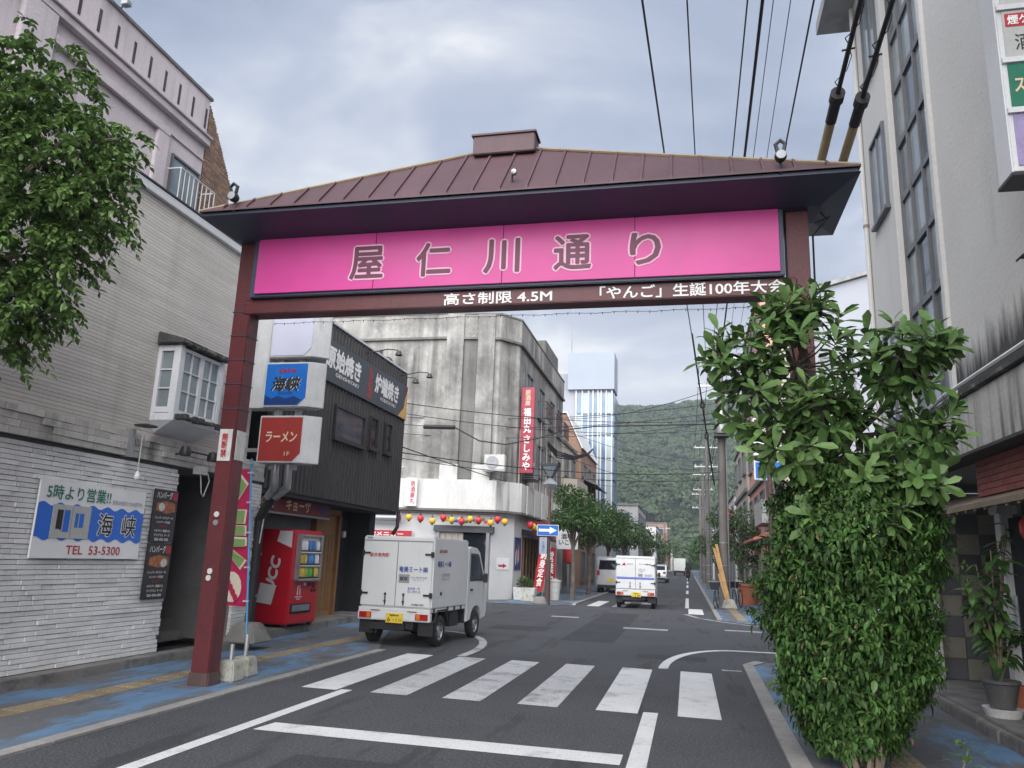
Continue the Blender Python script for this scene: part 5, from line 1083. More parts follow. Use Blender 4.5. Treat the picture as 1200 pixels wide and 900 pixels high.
        for q in (-.4, .25, .6, .95): m_ = MB(); pbox(m_, PRe, q, q+.05, zb-.075, zb+.02, .001, .016); m_.build('rail_clamp', 'dark_metal', t)
    else:
        m_ = MB(); pbox(m_, PD, -.68, .68, top-.82, top-.78, .001, .004); pbox(m_, PD, -.68, .68, top-.77, top-.745, .001, .004); m_.build('stripe', 'blue_stripe', t)
        m_ = MB(); ppoly(m_, PD, [(-.50, top-.34), (-.33, top-.34), (-.40, top-.23)], .001, .004); m_.build('emblem', 'letter_red', t); text('南海物流', PD, -.2, top-.29, .22, .07, 'letter_grey', t)
        text('クール宅配便', PD, .34, top-.28, .42, .05, 'letter_black', t, bold=.02); text('冷蔵 冷凍\nお届け', PD, .22, top-.5, .26, .12, 'letter_grey', t); m_ = MB(); pbox(m_, PD, .1, .26, top-.72, top-.62, .001, .004); m_.build('label', 'letter_grey', t); text('TEL 52-0011\n奄美営業所', PD, .46, top-.67, .28, .08, 'letter_blue', t)
    return t
kei_truck('white delivery truck with red and blue lettering parked on the left by the terrace', (-5.1, 14.1, .004), R(-4.4), 1.92, 1)
kei_truck('white delivery truck with blue stripe driving away in the middle of the street', (-1.86, 29.6, .004), R(.6), 1.84, 2)
def small_car(name, lab, loc, rz, prof, hw, glass_side, rear, tail, axles, m='car_silver'):
    t = thing(name, lab, 'car', loc, rz, None, False)
    b = MB().prism(prof, 'x', -hw, hw).build('body', m, t, .05, True, 3)
    for s_ in (-1, 1):
        P = face('E' if s_ > 0 else 'W', s_*hw if s_ > 0 else -hw)
        for poly in glass_side: m_ = MB(); ppoly(m_, P, poly, .001, .006); m_.build('side_window', 'glass_dark', b)
        for y in axles: wheel(t, s_*(hw-.08), y, .29, .15)
        m_ = MB(); (a0, a1, z0, z1) = tail; m_.box(s_*a0, s_*a1, rear[0][0]-.02, rear[0][0]+.05, z0, z1); m_.build('tail_light', 'tail_red', t, .01)
        MB().box(s_*(hw+.02), s_*(hw+.14), axles[1]-.35, axles[1]-.3, .95, 1.08).build('mirror', m, t, .02)
    (y0, z0), (y1, z1) = rear[1], rear[2]
    MB().add([(-hw+.1, y0-.012, z0), (hw-.1, y0-.012, z0), (hw-.16, y1-.012, z1), (-hw+.16, y1-.012, z1)], [(0, 1, 2, 3)]).build('rear_window', 'glass_dark', b)
    MB().box(-.17, .17, rear[0][0]-.03, rear[0][0]-.015, .58, .74).build('licence_plate', 'plate_yellow', t); MB().box(-hw+.05, hw-.05, rear[0][0]-.03, rear[0][0]+.1, .26, .42).build('bumper', 'truck_dark', t, .02)
    return t
small_car('parked_van', 'silver van parked behind the second street tree', (-4.0, 42.2, .004), R(1), [(0, .3), (0, .95), (.12, 1.78), (.3, 1.88), (2.4, 1.86), (2.9, 1.2), (3.3, 1.0), (3.36, .5), (3.3, .28)], .73,
          [[(.35, 1.15), (1.3, 1.15), (1.3, 1.68), (.4, 1.68)], [(1.36, 1.15), (2.7, 1.15), (2.35, 1.68), (1.36, 1.68)]], [(0, .5), (.035, 1.2), (.105, 1.68)], (.56, .72, .9, 1.15), (.6, 2.75))
small_car('silver_hatchback', 'silver hatchback beyond the striped delivery truck', (-2.6, 70, .004), R(-3), [(0, .3), (-.02, .8), (.15, 1.05), (.55, 1.5), (1.6, 1.56), (2.4, 1.1), (3.3, .92), (3.5, .6), (3.45, .28)], .78,
          [[(.45, 1.05), (1.2, 1.05), (1.2, 1.42), (.65, 1.42)], [(1.26, 1.05), (2.2, 1.05), (1.6, 1.44), (1.26, 1.44)]], [(0, .5), (.16, 1.08), (.52, 1.45)], (.5, .72, .75, .95), (.65, 2.8))
t = thing('far_box_truck', 'small white box truck far down the street', 'truck', (-1.2, 120, 0), 0, None, False)
MB().box(-.85, .85, 0, 2.6, .7, 2.5).build('cargo_box', 'truck_white', t, .03); MB().box(-.8, .8, 2.65, 4, .4, 1.9).build('cab', 'truck_white', t, .1)
for x in (-.7, .7): wheel(t, x, .6, .33, .2); wheel(t, x, 3.2, .33, .2); MB().box(x-.1, x+.1, -.03, .02, .6, .75).build('tail_light', 'tail_red', t)

# scooter rider
def skin_body(name, joints, edges, m, parent, sub=2):
    me = bpy.data.meshes.new(name); me.from_pydata([j[0] for j in joints], edges, []); o = bpy.data.objects.new(name, me); COL.objects.link(o)
    md = o.modifiers.new('s', 'SKIN'); o.modifiers.new('b', 'SUBSURF').levels = sub
    for i, j in enumerate(joints): me.skin_vertices[0].data[i].radius = j[1]
    me.skin_vertices[0].data[0].use_root = True
    bpy.context.view_layer.update(); m2 = bpy.data.meshes.new_from_object(o.evaluated_get(bpy.context.evaluated_depsgraph_get())); bpy.data.objects.remove(o)
    for p in m2.polygons: p.use_smooth = True
    m2.name = name; m2.materials.clear(); return link(name, m2, m, parent)
loc_s = (.02, 82.5, .004)
t = thing('motor_scooter', 'dark motor scooter ridden down the middle of the street', 'scooter', loc_s, 0, None, False)
for y in (-.6, .6): MB().lathe([(.12, -.05), (.24, -.05), (.26, 0), (.24, .05), (.12, .05), (.12, -.05)], (0, y, .26), 'x', 18).build('wheel', 'tyre', t, 0, True)
MB().prism([(-.75, .45), (-.2, .3), (.35, .25), (.4, .95), (.3, .98), (.22, .42), (-.1, .42), (-.15, .72), (-.8, .78)], 'x', -.14, .14).build('body', 'truck_dark', t, .03)
MB().box(-.12, .12, -.75, -.1, .78, .84).build('seat', 'tyre', t, .03); MB().tube([(-.32, .32, 1.02), (0, .4, 1.0), (.32, .32, 1.02)], .02, 6).build('handlebar', 'dark_metal', t); MB().box(-.06, .06, -.84, -.79, .6, .7).build('tail_light', 'tail_red', t)
t = thing('person', 'person in dark clothes and helmet riding the far scooter', 'person', loc_s, 0, None, False)
J = [((0, -.25, .92), (.16, .13)), ((0, -.22, 1.12), (.15, .11)), ((0, -.14, 1.36), (.19, .11)), ((0, -.1, 1.5), (.06, .06)), ((0, -.06, 1.62), (.09, .1)), ((0, -.06, 1.72), (.08, .09)),
     ((.18, -.12, 1.42), (.06, .06)), ((.27, .06, 1.22), (.05, .05)), ((.29, .28, 1.06), (.04, .04)), ((-.18, -.12, 1.42), (.06, .06)), ((-.27, .06, 1.22), (.05, .05)), ((-.29, .28, 1.06), (.04, .04)),
     ((.13, -.15, .88), (.09, .09)), ((.17, .22, .82), (.07, .07)), ((.16, .18, .42), (.05, .05)), ((.16, .28, .36), (.045, .04)), ((-.13, -.15, .88), (.09, .09)), ((-.17, .22, .82), (.07, .07)), ((-.16, .18, .42), (.05, .05)), ((-.16, .28, .36), (.045, .04))]
skin_body('body', J, [(0, 1), (1, 2), (2, 3), (3, 4), (4, 5), (2, 6), (6, 7), (7, 8), (2, 9), (9, 10), (10, 11), (0, 12), (12, 13), (13, 14), (14, 15), (0, 16), (16, 17), (17, 18), (18, 19)], 'cloth_dark', t)
MB().lathe([(0, .16), (.09, .14), (.14, .05), (.145, -.04), (.12, -.06), (0, -.05)], (0, -.06, 1.68), 'z', 14).build('helmet', 'dark_metal', t, 0, True)
# bicycle beside the pole
def bicycle(lab, loc, rz):
    t = thing('bicycle', lab, 'bicycle', loc, rz, None, False)
    for y in (0, 1.05):
        mb = MB(); n = 22; mb.tube([(0, y+.32*math.cos(2*math.pi*k/n), .34+.32*math.sin(2*math.pi*k/n)) for k in range(n+1)], .02, 6, False)
        w_ = mb.build('wheel', 'tyre', t)
        mb = MB()
        for k in range(10): mb.tube([(0, y, .34), (0, y+.31*math.cos(k*.628), .34+.31*math.sin(k*.628))], .004, 3)
        mb.build('spokes', 'galv', w_)
    mb = MB(); mb.tube([(0, 0, .34), (0, .38, .30), (0, .30, .82)], .016, 6); mb.tube([(0, .38, .30), (0, .88, .72), (0, .86, .82)], .018, 6); mb.tube([(0, 1.05, .34), (0, .88, .72), (0, .82, 1.0)], .016, 6); mb.tube([(0, 0, .34), (0, .32, .7)], .012, 6); mb.build('frame', 'grey_metal', t)
    MB().tube([(-.27, .72, 1.0), (0, .84, 1.02), (.27, .72, 1.0)], .014, 6).build('handlebar', 'galv', t); MB().box(-.09, .09, .16, .42, .84, .9).build('saddle', 'tyre', t, .02)
    MB().frustum((0, 1.08), .72, .98, .13, .13, .19, .17).build('basket', 'dark_metal', t, .01); MB().box(-.02, .02, -.36, .2, .66, .69).build('mudguard', 'dark_metal', t)
bicycle('bicycle with dark basket parked beside the utility pole', (1.12, 31.9, .012), R(172)); bicycle('bicycle half hidden behind the utility pole', (2.05, 33.4, .012), R(10))

# ------------------------------------------------------------------ street lamp, arrow sign
t = thing('street_lamp', 'brown street lamp with diamond shaped lantern at the far left corner', 'street lamp', (-5.0, 28.7, 0))
MB().tube([(-5, 28.7, 0), (-5, 28.7, 1.6), (-5, 28.7, 1.62), (-5, 28.7, 4.1)], [.10, .10, .065, .055], 10).build('pole', 'pole_brown', t, 0, True)
x, y = -5, 28.7
MB().add([(x, y, 4.06), (x+.30, y-.05, 4.36), (x, y-.30, 4.36), (x-.30, y, 4.36), (x, y+.30, 4.36), (x, y, 4.66)], [(0,2,1),(0,3,2),(0,4,3),(0,1,4),(5,1,2),(5,2,3),(5,3,4),(5,4,1)]).build('lower_diamond', 'grey_metal', t)
MB().frustum((x, y), 4.62, 5.05, .06, .06, .30, .30).build('lantern', 'glass_pale', t); MB().frustum((x, y), 5.05, 5.12, .33, .33, .33, .33).build('lantern_lid', 'dark_metal', t)
for a, b in ((-1, -1), (1, -1), (1, 1), (-1, 1)): MB().tube([(x+a*.06, y+b*.06, 4.6), (x+a*.31, y+b*.31, 5.06)], .018, 5).build('lantern_bar', 'dark_metal', t)
t = thing('one_way_sign', 'blue one way sign with white arrow on the brown street lamp', 'road sign', (-5, 28.55, 2.5))
P = face('S', 28.6); m_ = MB(); pbox(m_, P, -5.42, -4.62, 2.46, 2.86, .03, .04); m_.build('plate', 'board_white', t); m_ = MB(); pbox(m_, P, -5.405, -4.635, 2.475, 2.845, .041, .044); m_.build('blue_field', 'road_sign_blue', t)
m_ = MB(); ppoly(m_, P, [(-5.36, 2.61), (-4.95, 2.61), (-4.95, 2.53), (-4.68, 2.66), (-4.95, 2.79), (-4.95, 2.71), (-5.36, 2.71)], .045, .048); m_.build('arrow', 'board_white', t)
MB().box(-5.03, -4.97, 28.58, 28.64, 2.5, 2.82).build('bracket', 'galv', t)
t = thing('small_blue_sign', 'small blue plate below the one way sign', 'road sign', (-5.15, 28.55, 1.9)); m_ = MB(); pbox(m_, P, -5.32, -5.04, 1.8, 2.4, .03, .04); m_.build('plate', 'steel_blue_clad', t); text('一\n方\n通\n行', P, -5.18, 2.1, .12, .5, 'letter_blue', t, d=.045)
t = thing('street_lamp', 'brown street lamp pole behind the big leaved tree on the right', 'street lamp', (2.35, 22.9, 0))
MB().tube([(2.15, 21.5, 0), (2.15, 21.5, 1.6), (2.15, 21.5, 1.62), (2.15, 21.5, 5.4)], [.10, .10, .07, .06], 10).build('pole', 'pole_brown', t, 0, True); MB().frustum((2.15, 21.5), 5.4, 5.8, .06, .06, .3, .3).build('lantern', 'glass_pale', t)
for z in (3.2, 4.4): MB().box(2.05, 2.25, 21.4, 21.6, z, z+.07).build('band', 'dark_metal', t)

# ------------------------------------------------------------------ utility poles and wires
def util_pole(lab, x, y, h, r, arms, trans=False):
    t = thing('utility_pole', lab, 'utility pole', (x, y, 0), 0, 'utility poles along the right pavement')
    MB().tube([(x, y, 0), (x, y, h)], [r, r*.7], 12).build('shaft', 'pole_conc', t, 0, True)
    for z in arms:
        a_ = MB().box(x-.9, x+.9, y-.05, y+.05, z, z+.08).build('cross_arm', 'galv', t)
        for q in (-.8, -.4, .4, .8): MB().lathe([(0, 0), (.045, 0), (.03, .05), (.05, .09), (.03, .13), (0, .15)], (x+q, y, z+.08), 'z', 8).build('insulator', 'rubbish', a_)
    if trans:
        MB().lathe([(0, 0), (.24, .02), (.26, .1), (.26, .85), (.22, .95), (0, .97)], (x+.02, y-.42, trans), 'z', 14).build('transformer', 'galv', t, 0, True); MB().box(x-.3, x+.3, y-.6, y, trans-.1, trans-.02).build('bracket', 'dark_metal', t)
    for z in (1.0, 1.6, 2.5): MB().tube([(x, y, z), (x, y, z+.05)], r*1.02, 12).build('band', 'grey_metal', t)
    MB().tube([(x+r, y-.05, .1), (x+r, y-.05, h*.75)], .03, 6).build('conduit', 'grey_metal', t)
    return t
util_pole('nearest concrete utility pole with grey transformer, wooden offcuts leaning on it', 1.43, 33, 11.2, .19, (10.2, 9.0), 6.9)
util_pole('second concrete utility pole along the right pavement', 1.45, 58, 11, .18, (10, 8.6))
util_pole('third concrete utility pole along the right pavement', 1.45, 74, 10.5, .17, (9.8, 8.4))
util_pole('fourth and farthest concrete utility pole along the right pavement', 1.5, 95, 10.5, .17, (9.8, 8.2))
def pole_l(lab, x, y, h): return util_pole(lab, x, y, h, .15, (h-.8,))
o = pole_l('thin utility pole on the left side far down the street', -3.6, 130, 8); o['group'] = 'utility poles far down the left side'
def cable(lab, pts, r, m='cable', name='overhead_wire', grp='overhead wires'): return tag(MB().tube(pts, r, 5).build(name, m), lab, 'wire', grp)
E_ = lambda a, b, s, n=20: wire(a, b, s, n=n)
# along the street, from poles behind the viewer to the nearest pole
W_ = [((-.9, -3, 8.3), (.55, 33, 9.6), .5, .015, 'leftmost twisted service cable running overhead along the street'), ((-.3, -3, 8.4), (.9, 33, 9.7), .35, .011, 'second overhead cable from the left along the street'),
      ((.75, -3, 8.6), (1.1, 33, 10.2), .3, .012, 'overhead cable just left of the thick bundle'), ((.80, -3, 8.2), (1.3, 33, 9.2), .4, .023, 'thick overhead cable bundle in the middle of the wires'),
      ((1.0, -3, 9.0), (1.75, 33, 10.3), .2, .007, 'hairline wire right of the thick bundle'), ((1.2, -3, 9.2), (2.1, 33, 10.3), .2, .007, 'second hairline wire right of the thick bundle'), ((1.35, -3, 8.5), (2.15, 33, 9.4), .4, .013, 'rightmost dark overhead cable before the sleeved cables')]
for a, b, s_, r_, lab in W_: cable(lab, E_(a, b, s_), r_)
for nm_, ((x0, z0), (x1, z1)) in zip(('top leftmost', 'top second', 'top third', 'top rightmost', 'middle', 'lowest'), (((.6, 10.3), (.6, 10.1)), ((1.0, 10.3), (1.0, 10.1)), ((1.85, 10.3), (1.85, 10.1)), ((2.2, 10.3), (2.2, 10.1)), ((1.5, 9.0), (1.5, 8.7)), ((1.3, 7.5), (1.4, 7.4)))):
    cable('%s wire strung from the nearest to the second utility pole' % nm_, E_((x0, 33, z0), (x1, 58, z1), .5), .014, grp='wires between the utility poles'); cable('%s wire strung beyond the second utility pole' % nm_, E_((x1, 58, z1), (x1, 95, z1-.3), .7), .014, grp='wires between the farther utility poles')
# across the street
X_ = [((-7.4, 19.4, 5.6), (1.4, 33, 7.6), .3, .012, 'cable from the corrugated corner rising to the nearest pole'), ((-7.4, 19.3, 5.3), (1.4, 33, 7.2), .35, .010, 'second cable from the corrugated corner to the nearest pole'),
      ((-13, 29.4, 7.2), (1.4, 33, 8.3), .4, .014, 'upper wire crossing before the concrete building'), ((-13, 29.3, 6.9), (1.4, 33, 7.9), .45, .014, 'middle wire crossing before the concrete building'),
      ((-13, 29.3, 6.55), (1.4, 33, 7.5), .5, .012, 'lower wire crossing before the concrete building'), ((-7.4, 19.4, 4.4), (-6.9, 40, 5.0), .1, .016, 'low wire from the corrugated corner along the concrete building'),
      ((-7.4, 19.4, 4.25), (1.4, 33, 5.4), .3, .014, 'low cable crossing the street above the trucks'), ((-7.4, 19.4, 4.1), (1.4, 33, 5.1), .3, .010, 'lowest cable crossing the street above the trucks'),
      ((-6.9, 42, 9.3), (1.4, 33, 9.0), .4, .014, 'wire from the far end of the concrete building to the nearest pole'), ((-6.9, 43, 8.9), (1.4, 58, 9.0), .5, .014, 'wire from the concrete building to the second pole'),
      ((-6.9, 43, 7.9), (1.4, 58, 8.5), .5, .014, 'lower wire from the concrete building to the second pole'), ((-6.9, 55, 7.0), (1.4, 58, 8.0), .5, .014, 'wire from the brick gabled house to the second pole'), ((-6.5, 34, 6.6), (1.4, 58, 7.0), .5, .014, 'low wire from the red sign to the second pole')]
for a, b, s_, r_, lab in X_: cable(lab, E_(a, b, s_), r_)
t = thing('cable_splice', 'black cable splice and loop in front of the concrete wall', 'cable', (-9, 25, 6)); MB().tube([(-10.3, 29.2, 6.65), (-9.0, 29.2, 6.62)], .09, 8).build('sleeve', 'cable', t); MB().tube([(-9.0, 29.2, 6.62), (-8.0, 29.3, 6.1), (-7.0, 29.6, 6.0), (-5.8, 30.0, 6.3), (-4.8, 30.6, 6.75), (-3.6, 31.2, 7.0), (1.3, 33, 7.4)], .03, 6).build('cable', 'cable', t)
t = thing('cable_coil', 'coil of black cable hanging off the concrete building above the street lamp', 'cable', (-6.4, 38, 7))
for k in range(4): MB().tube([(-6.7, 37.5, 7.3-.06*k), (-6.3, 38, 6.9-.1*k), (-5.6, 39, 6.8-.06*k), (-5.0, 40, 7.1-.03*k), (-4.8, 40.5, 7.4)], .035, 6).build('strand', 'cable', t)
t = thing('hanging_service_cable', 'black service cable with splice boxes hanging near the nearest pole', 'cable', (.6, 30, 7)); MB().tube([(.25, 26, 9.3), (.55, 29, 7.9), (.85, 31.5, 6.4), (1.1, 32.6, 4.8)], .03, 6).build('cable', 'cable', t)
for p in ((.62, 29.6, 7.55), (.80, 31.1, 6.6)): MB().lathe([(0, 0), (.08, .03), (.09, .2), (.05, .3), (0, .31)], (p[0], p[1], p[2]-.15), 'z', 10).build('splice_box', 'cable', t, 0, True)
# sleeved cables behind the gate roof
for i, (a, b, lab) in enumerate((((1.76, 9.9, 6.75), (2.0, 4.2, 8.5), 'thick black cable in a yellowed guard rising behind the gate, left one'), ((2.02, 9.9, 6.72), (2.3, 4.2, 8.2), 'thick black cable in a yellowed guard rising behind the gate, right one'))):
    a, b = Vector(a), Vector(b); t = thing('sleeved_cable', lab, 'cable', tuple(a), 0, 'sleeved cables behind the gate')
    d = b-a; s0 = a-d*.12; g1 = a+d*.13
    MB().tube([s0, a, g1], .058, 10).build('guard', 'cable_guard', t, 0, True); MB().tube([g1, a+d*.18], [.066, .066], 10).build('clamp', 'cable', t)
    for k in range(5): q = a+d*(.185+.004*k); MB().lathe([(.05, -.012), (.085, -.012), (.085, .012), (.05, .012)], tuple(q), 'y', 12).build('clamp_ring', 'cable', t)
    MB().tube([a+d*.17, b], .028, 8).build('cable', 'cable', t); mb = MB(); pts = []
    for k in range(40): ph = k*1.3; q = a+d*(.18+.02*k); pts.append(q+Vector((math.cos(ph)*.06, 0, math.sin(ph)*.06+.02)))
    mb.tube(pts, .006, 4).build('lashing', 'cable', t)
    for f_ in (.3, .45, .6, .8): MB().tube([a+d*f_-Vector((.07, 0, 0)), a+d*f_+Vector((.07, 0, .02))], .012, 5).build('tie', 'cable', t)
# wooden offcuts and concrete foot at the pole
for i, (dx_, dz, l_, lab) in enumerate(((-.32, 0, 2.3, 'long pale wooden board leaning on the utility pole, leftmost'), (-.16, .05, 2.45, 'long pale wooden board leaning on the utility pole, middle one'), (.0, 0, 1.3, 'short orange wooden board leaning on the utility pole'))):
    b = Vector((1.50+dx_*-.3+.05*i, 32.45, .02)); e_ = Vector((1.23+dx_*.6, 32.72, l_)); s_ = Vector((.065+.03*(i == 2), 0, 0)); u = Vector((0, .03, .005))
    tag(MB().add([b-s_, b+s_, b+s_+u, b-s_+u, e_-s_*.8, e_+s_*.7, e_+s_*.7+u, e_-s_*.8+u], [(0,3,2,1),(4,5,6,7),(0,1,5,4),(1,2,6,5),(2,3,7,6),(3,0,4,7)]).build('wooden_board', 'wood_pale'), lab, 'board', 'boards leaning on the utility pole')
tag(MB().frustum((1.55, 32.1), .012, .36, .3, .25, .17, .15).build('concrete_weight', 'conc_block', None, .03), 'rough concrete weight at the foot of the utility pole', 'concrete weight')

# ------------------------------------------------------------------ far buildings
def house(name, lab, x0, x1, y0, y1, h, m, side, roof='roof_far', floors=3, nwin=2, swin=0, glass='glass', extra=None):
    t = thing(name, lab, 'building', ((x0+x1)/2, y0, 0))
    MB().box(x0, x1, y0, y1, 0, h).build('wall', m, t); MB().box(x0-.1, x1+.1, y0-.1, y1+.1, h+.002, h+.18).build('roof_edge', roof, t)
    P = face('E', x1) if side == 'E' else face('W', x0); fh = h/floors
    for f_ in range(floors):
        for k in range(nwin):
            a = y0+(y1-y0)*(k+.5)/nwin; w_ = (y1-y0)/nwin*.28
            window(t, P, a-w_, a+w_, f_*fh+(.15 if f_ == 0 else fh*.35), f_*fh+fh*.82, 'window_frame', glass if f_ else 'glass_dark', 2, 1, .07, .08, sill=f_ > 0)
        for k in range(swin):
            a = x0+(x1-x0)*(k+.5)/swin; w_ = (x1-x0)/swin*.25; window(t, face('S', y0), a-w_, a+w_, f_*fh+fh*.35, f_*fh+fh*.8, 'window_frame', glass, 2, 1, .07, .08)
        if f_: m_ = MB(); pbox(m_, P, y0, y1, f_*fh-.1, f_*fh+.1, .0, .12); m_.build('floor_band', roof, t)
    return t
t = house('beige_balcony_house', 'beige house with balconies behind the concrete building', -14, -6.9, 43.6, 49, 8.2, 'beige_far', 'E', floors=3, nwin=2)
MB().box(-6.9, -6.1, 44, 48.8, 5.3, 6.2).build('balcony', 'beige_far', t); MB().box(-13, -7.4, 44.2, 48, 8.2, 10.0).build('roof_room', 'grey_far', t)
t = thing('brick_gabled_house', 'brown brick faced house with slanted top behind the street tree', 'building', (-8, 49, 0))
MB().prism([(-14, 0), (-6.6, 0), (-6.6, 8.7), (-7.6, 10.9), (-14, 10.9)], 'y', 49.2, 58).build('wall', 'brick_far', t); MB().prism([(-6.55, 8.68), (-7.6, 11.0), (-14, 11.0), (-14, 11.1), (-7.55, 11.1), (-6.45, 8.68)], 'y', 49.1, 58.1).build('roof_edge', 'coping', t)
for f_ in range(3):
    for k in range(3): window(t, face('E', -6.6), 50+k*2.6, 51.6+k*2.6, .4+f_*2.8, 2.2+f_*2.8, 'window_frame', 'glass', 2, 1, .07, .08)
MB().prism([(-6.6, 7.0), (-5.7, 6.5), (-5.7, 6.42), (-6.6, 6.8)], 'y', 50, 57).build('awning', 'roof_far', t)
t = thing('blue_glass_tower', 'slim tower with blue glass strips and grey plant box on top', 'building', (-8, 60, 0))
MB().box(-12, -5.6, 60, 63.5, 0, 14.9).build('core', 'grey_clad', t); MB().box(-9.15, -5.45, 59.6, 62.5, 14.9, 17.9).build('plant_box', 'steel_blue_clad', t); MB().box(-10.6, -9.2, 60.5, 63, 14.9, 16.4).build('roof_tank_room', 'grey_clad', t)
mats_ = ['glass_mint', 'glass_mint', 'glass_blue', 'glass_blue', 'glass_mint', 'glass_blue', 'glass_mint']
P = face('S', 60)
xs_ = [-8.5, -8.0, -7.5, -7.15, -6.75, -6.5, -6.1, -5.65]
for i, (a, b) in enumerate(zip(xs_[:-1], xs_[1:])):
    for f_ in range(6):
        z0 = 4.2+f_*1.75; m_ = MB(); pbox(m_, P, a+.03, b-.03, z0+.04, z0+1.71, .0, .12); m_.build('pane', mats_[i] if (i+f_) % 5 else 'glass_blue', t)
mb = MB()
for a in xs_: pbox(mb, P, a-.05, a+.05, 4.2, 14.85, .0, .2)
mb.build('mullions', 'coping', t)
for f_ in range(6):
    for k in range(2): m_ = MB(); pbox(m_, face('E', -5.6), 60.2+k*1.65, 61.75+k*1.65, 4.3+f_*1.75, 5.9+f_*1.75, 0, .1); m_.build('pane', 'glass_blue', t)
MB().tube([(-9.0, 60.5, 17.9), (-9.0, 60.5, 23.5)], .05, 6).build('mast', 'galv', t)
house('low_grey_block', 'low grey flat roofed block beyond the glass tower', -14, -4.6, 76, 90, 7.0, 'grey_far', 'E', floors=2, nwin=4, swin=3)
house('pale_shop_row', 'pale two storey shop beyond the low grey block', -14, -5.0, 92, 112, 5.6, 'pale_far', 'E', floors=2, nwin=5)
house('white_corner_house', 'white three storey house far down the left side', -14, -4.4, 114, 134, 6.8, 'white_plain', 'E', floors=3, nwin=4, swin=3)
house('red_brick_block', 'red brick block far down the left side', -14, -3.4, 138, 160, 8.4, 'brick_far', 'E', floors=3, nwin=4, swin=4)
house('distant_pale_house', 'distant pale house at the left end of the street', -16, -4.0, 164, 190, 6.0, 'pale_far', 'E', floors=2, nwin=4, swin=3)
house('distant_beige_house', 'distant beige house at the very end of the left side', -16, -3.6, 195, 225, 5.2, 'beige_far', 'E', floors=2, nwin=4, swin=3)
# right row
t = house('beige_narrow_house', 'beige narrow house with balconies behind the right utility pole', 3.2, 4.3, 27.2, 33.5, 9.4, 'beige_far', 'W', floors=3, nwin=2, swin=0)
MB().box(2.5, 3.2, 28, 31, 5.9, 6.8).build('balcony', 'grey_far', t); MB().box(2.5, 3.2, 28, 31, 3.1, 3.9).build('balcony', 'grey_far', t); MB().prism([(3.2, 3.0), (2.2, 2.6), (2.2, 2.5), (3.2, 2.8)], 'y', 28, 33).build('awning', 'brick_red', t)
t = house('pink_house', 'tall pink house behind the right utility pole', 3.25, 4.7, 34, 43, 13.4, 'pink_wall', 'W', floors=5, nwin=3, swin=0)
house('beige_right_house', 'beige house next to the pink house on the right', 3.2, 11, 43.5, 54, 8.5, 'beige_far', 'W', floors=3, nwin=3)
house('pale_right_house', 'pale two storey house beyond the second utility pole', 3.2, 11, 56, 72, 6.4, 'pale_far', 'W', floors=2, nwin=4)
house('grey_right_house', 'grey house by the third utility pole', 3.1, 11, 74, 96, 7.6, 'grey_far', 'W', floors=3, nwin=4)
house('far_right_house', 'pale house far down the right side', 3.0, 12, 100, 140, 6.0, 'pale_far', 'W', floors=2, nwin=6)
house('farthest_right_house', 'beige house at the very end of the right side', 3.0, 12, 145, 200, 5.5, 'beige_far', 'W', floors=2, nwin=6)
t = thing('big_grey_hall', 'large pale grey hall with sloping roof behind the cream building', 'building', (10, 36, 0)); MB().prism([(5.0, 0), (26, 0), (26, 18), (9, 15.0), (5.0, 13.9)], 'y', 36, 60).build('wall', 'grey_clad', t); MB().prism([(4.9, 13.9), (9, 15.03), (26, 18.03), (26, 18.2), (9, 15.2), (4.9, 14.08)], 'y', 35.8, 60.2).build('roof_edge', 'grey_far', t)
for k in range(3): window(t, face('S', 36), 6+k*2.4, 7.4+k*2.4, 9.5, 11, 'window_frame', 'glass', 2, 1, .07, .08)
t = thing('black_and_blue_box_sign', 'upright white box sign with black and blue fields behind the right tree', 'sign', (2.7, 28, 4.5)); P = face('S', 27.0)
MB().box(2.22, 3.12, 27.0, 27.3, 4.45, 6.55).build('casing', 'board_white', t, .02); m_ = MB(); pbox(m_, P, 2.26, 3.08, 5.75, 6.5, .001, .012); m_.build('black_field', 'letter_black', t); m_ = MB(); pbox(m_, P, 2.26, 3.08, 4.5, 5.05, .001, .012); m_.build('blue_field', 'road_sign_blue', t); text('5', P, 2.6, 6.12, .36, .5, 'letter_white', t, d=.016, bold=.03); text('UEDA', P, 2.7, 4.77, .5, .16, 'letter_cream', t, d=.016)
t = thing('pink_box_sign', 'small pink hanging sign down the right side', 'sign', (2.6, 60, 3.6)); P = face('S', 57); MB().box(2.2, 3.1, 57, 57.25, 3.6, 5.6).build('casing', 'pink_wall', t, .02); m_ = MB(); pbox(m_, P, 2.27, 3.03, 3.9, 5.5, .001, .012); m_.build('face_panel', 'pink', t); text('花\n園', P, 2.65, 4.7, .45, 1.2, 'letter_white', t, d=.016, bold=.03)
t = thing('terracotta_planter', 'large terracotta planter with a shrub on the far right pavement', 'planter', (2.6, 36, 0)); MB().lathe([(0, 0), (.38, 0), (.5, .75), (.55, .78), (.55, .88), (0, .8)], (2.55, 36, .012), 'z', 16).build('pot', 'terracotta', t, 0, True); MB().lathe([(0, 0), (.44, 0), (.3, .05), (0, .08)], (2.55, 36, .82), 'z', 12).build('soil', 'bark', t)

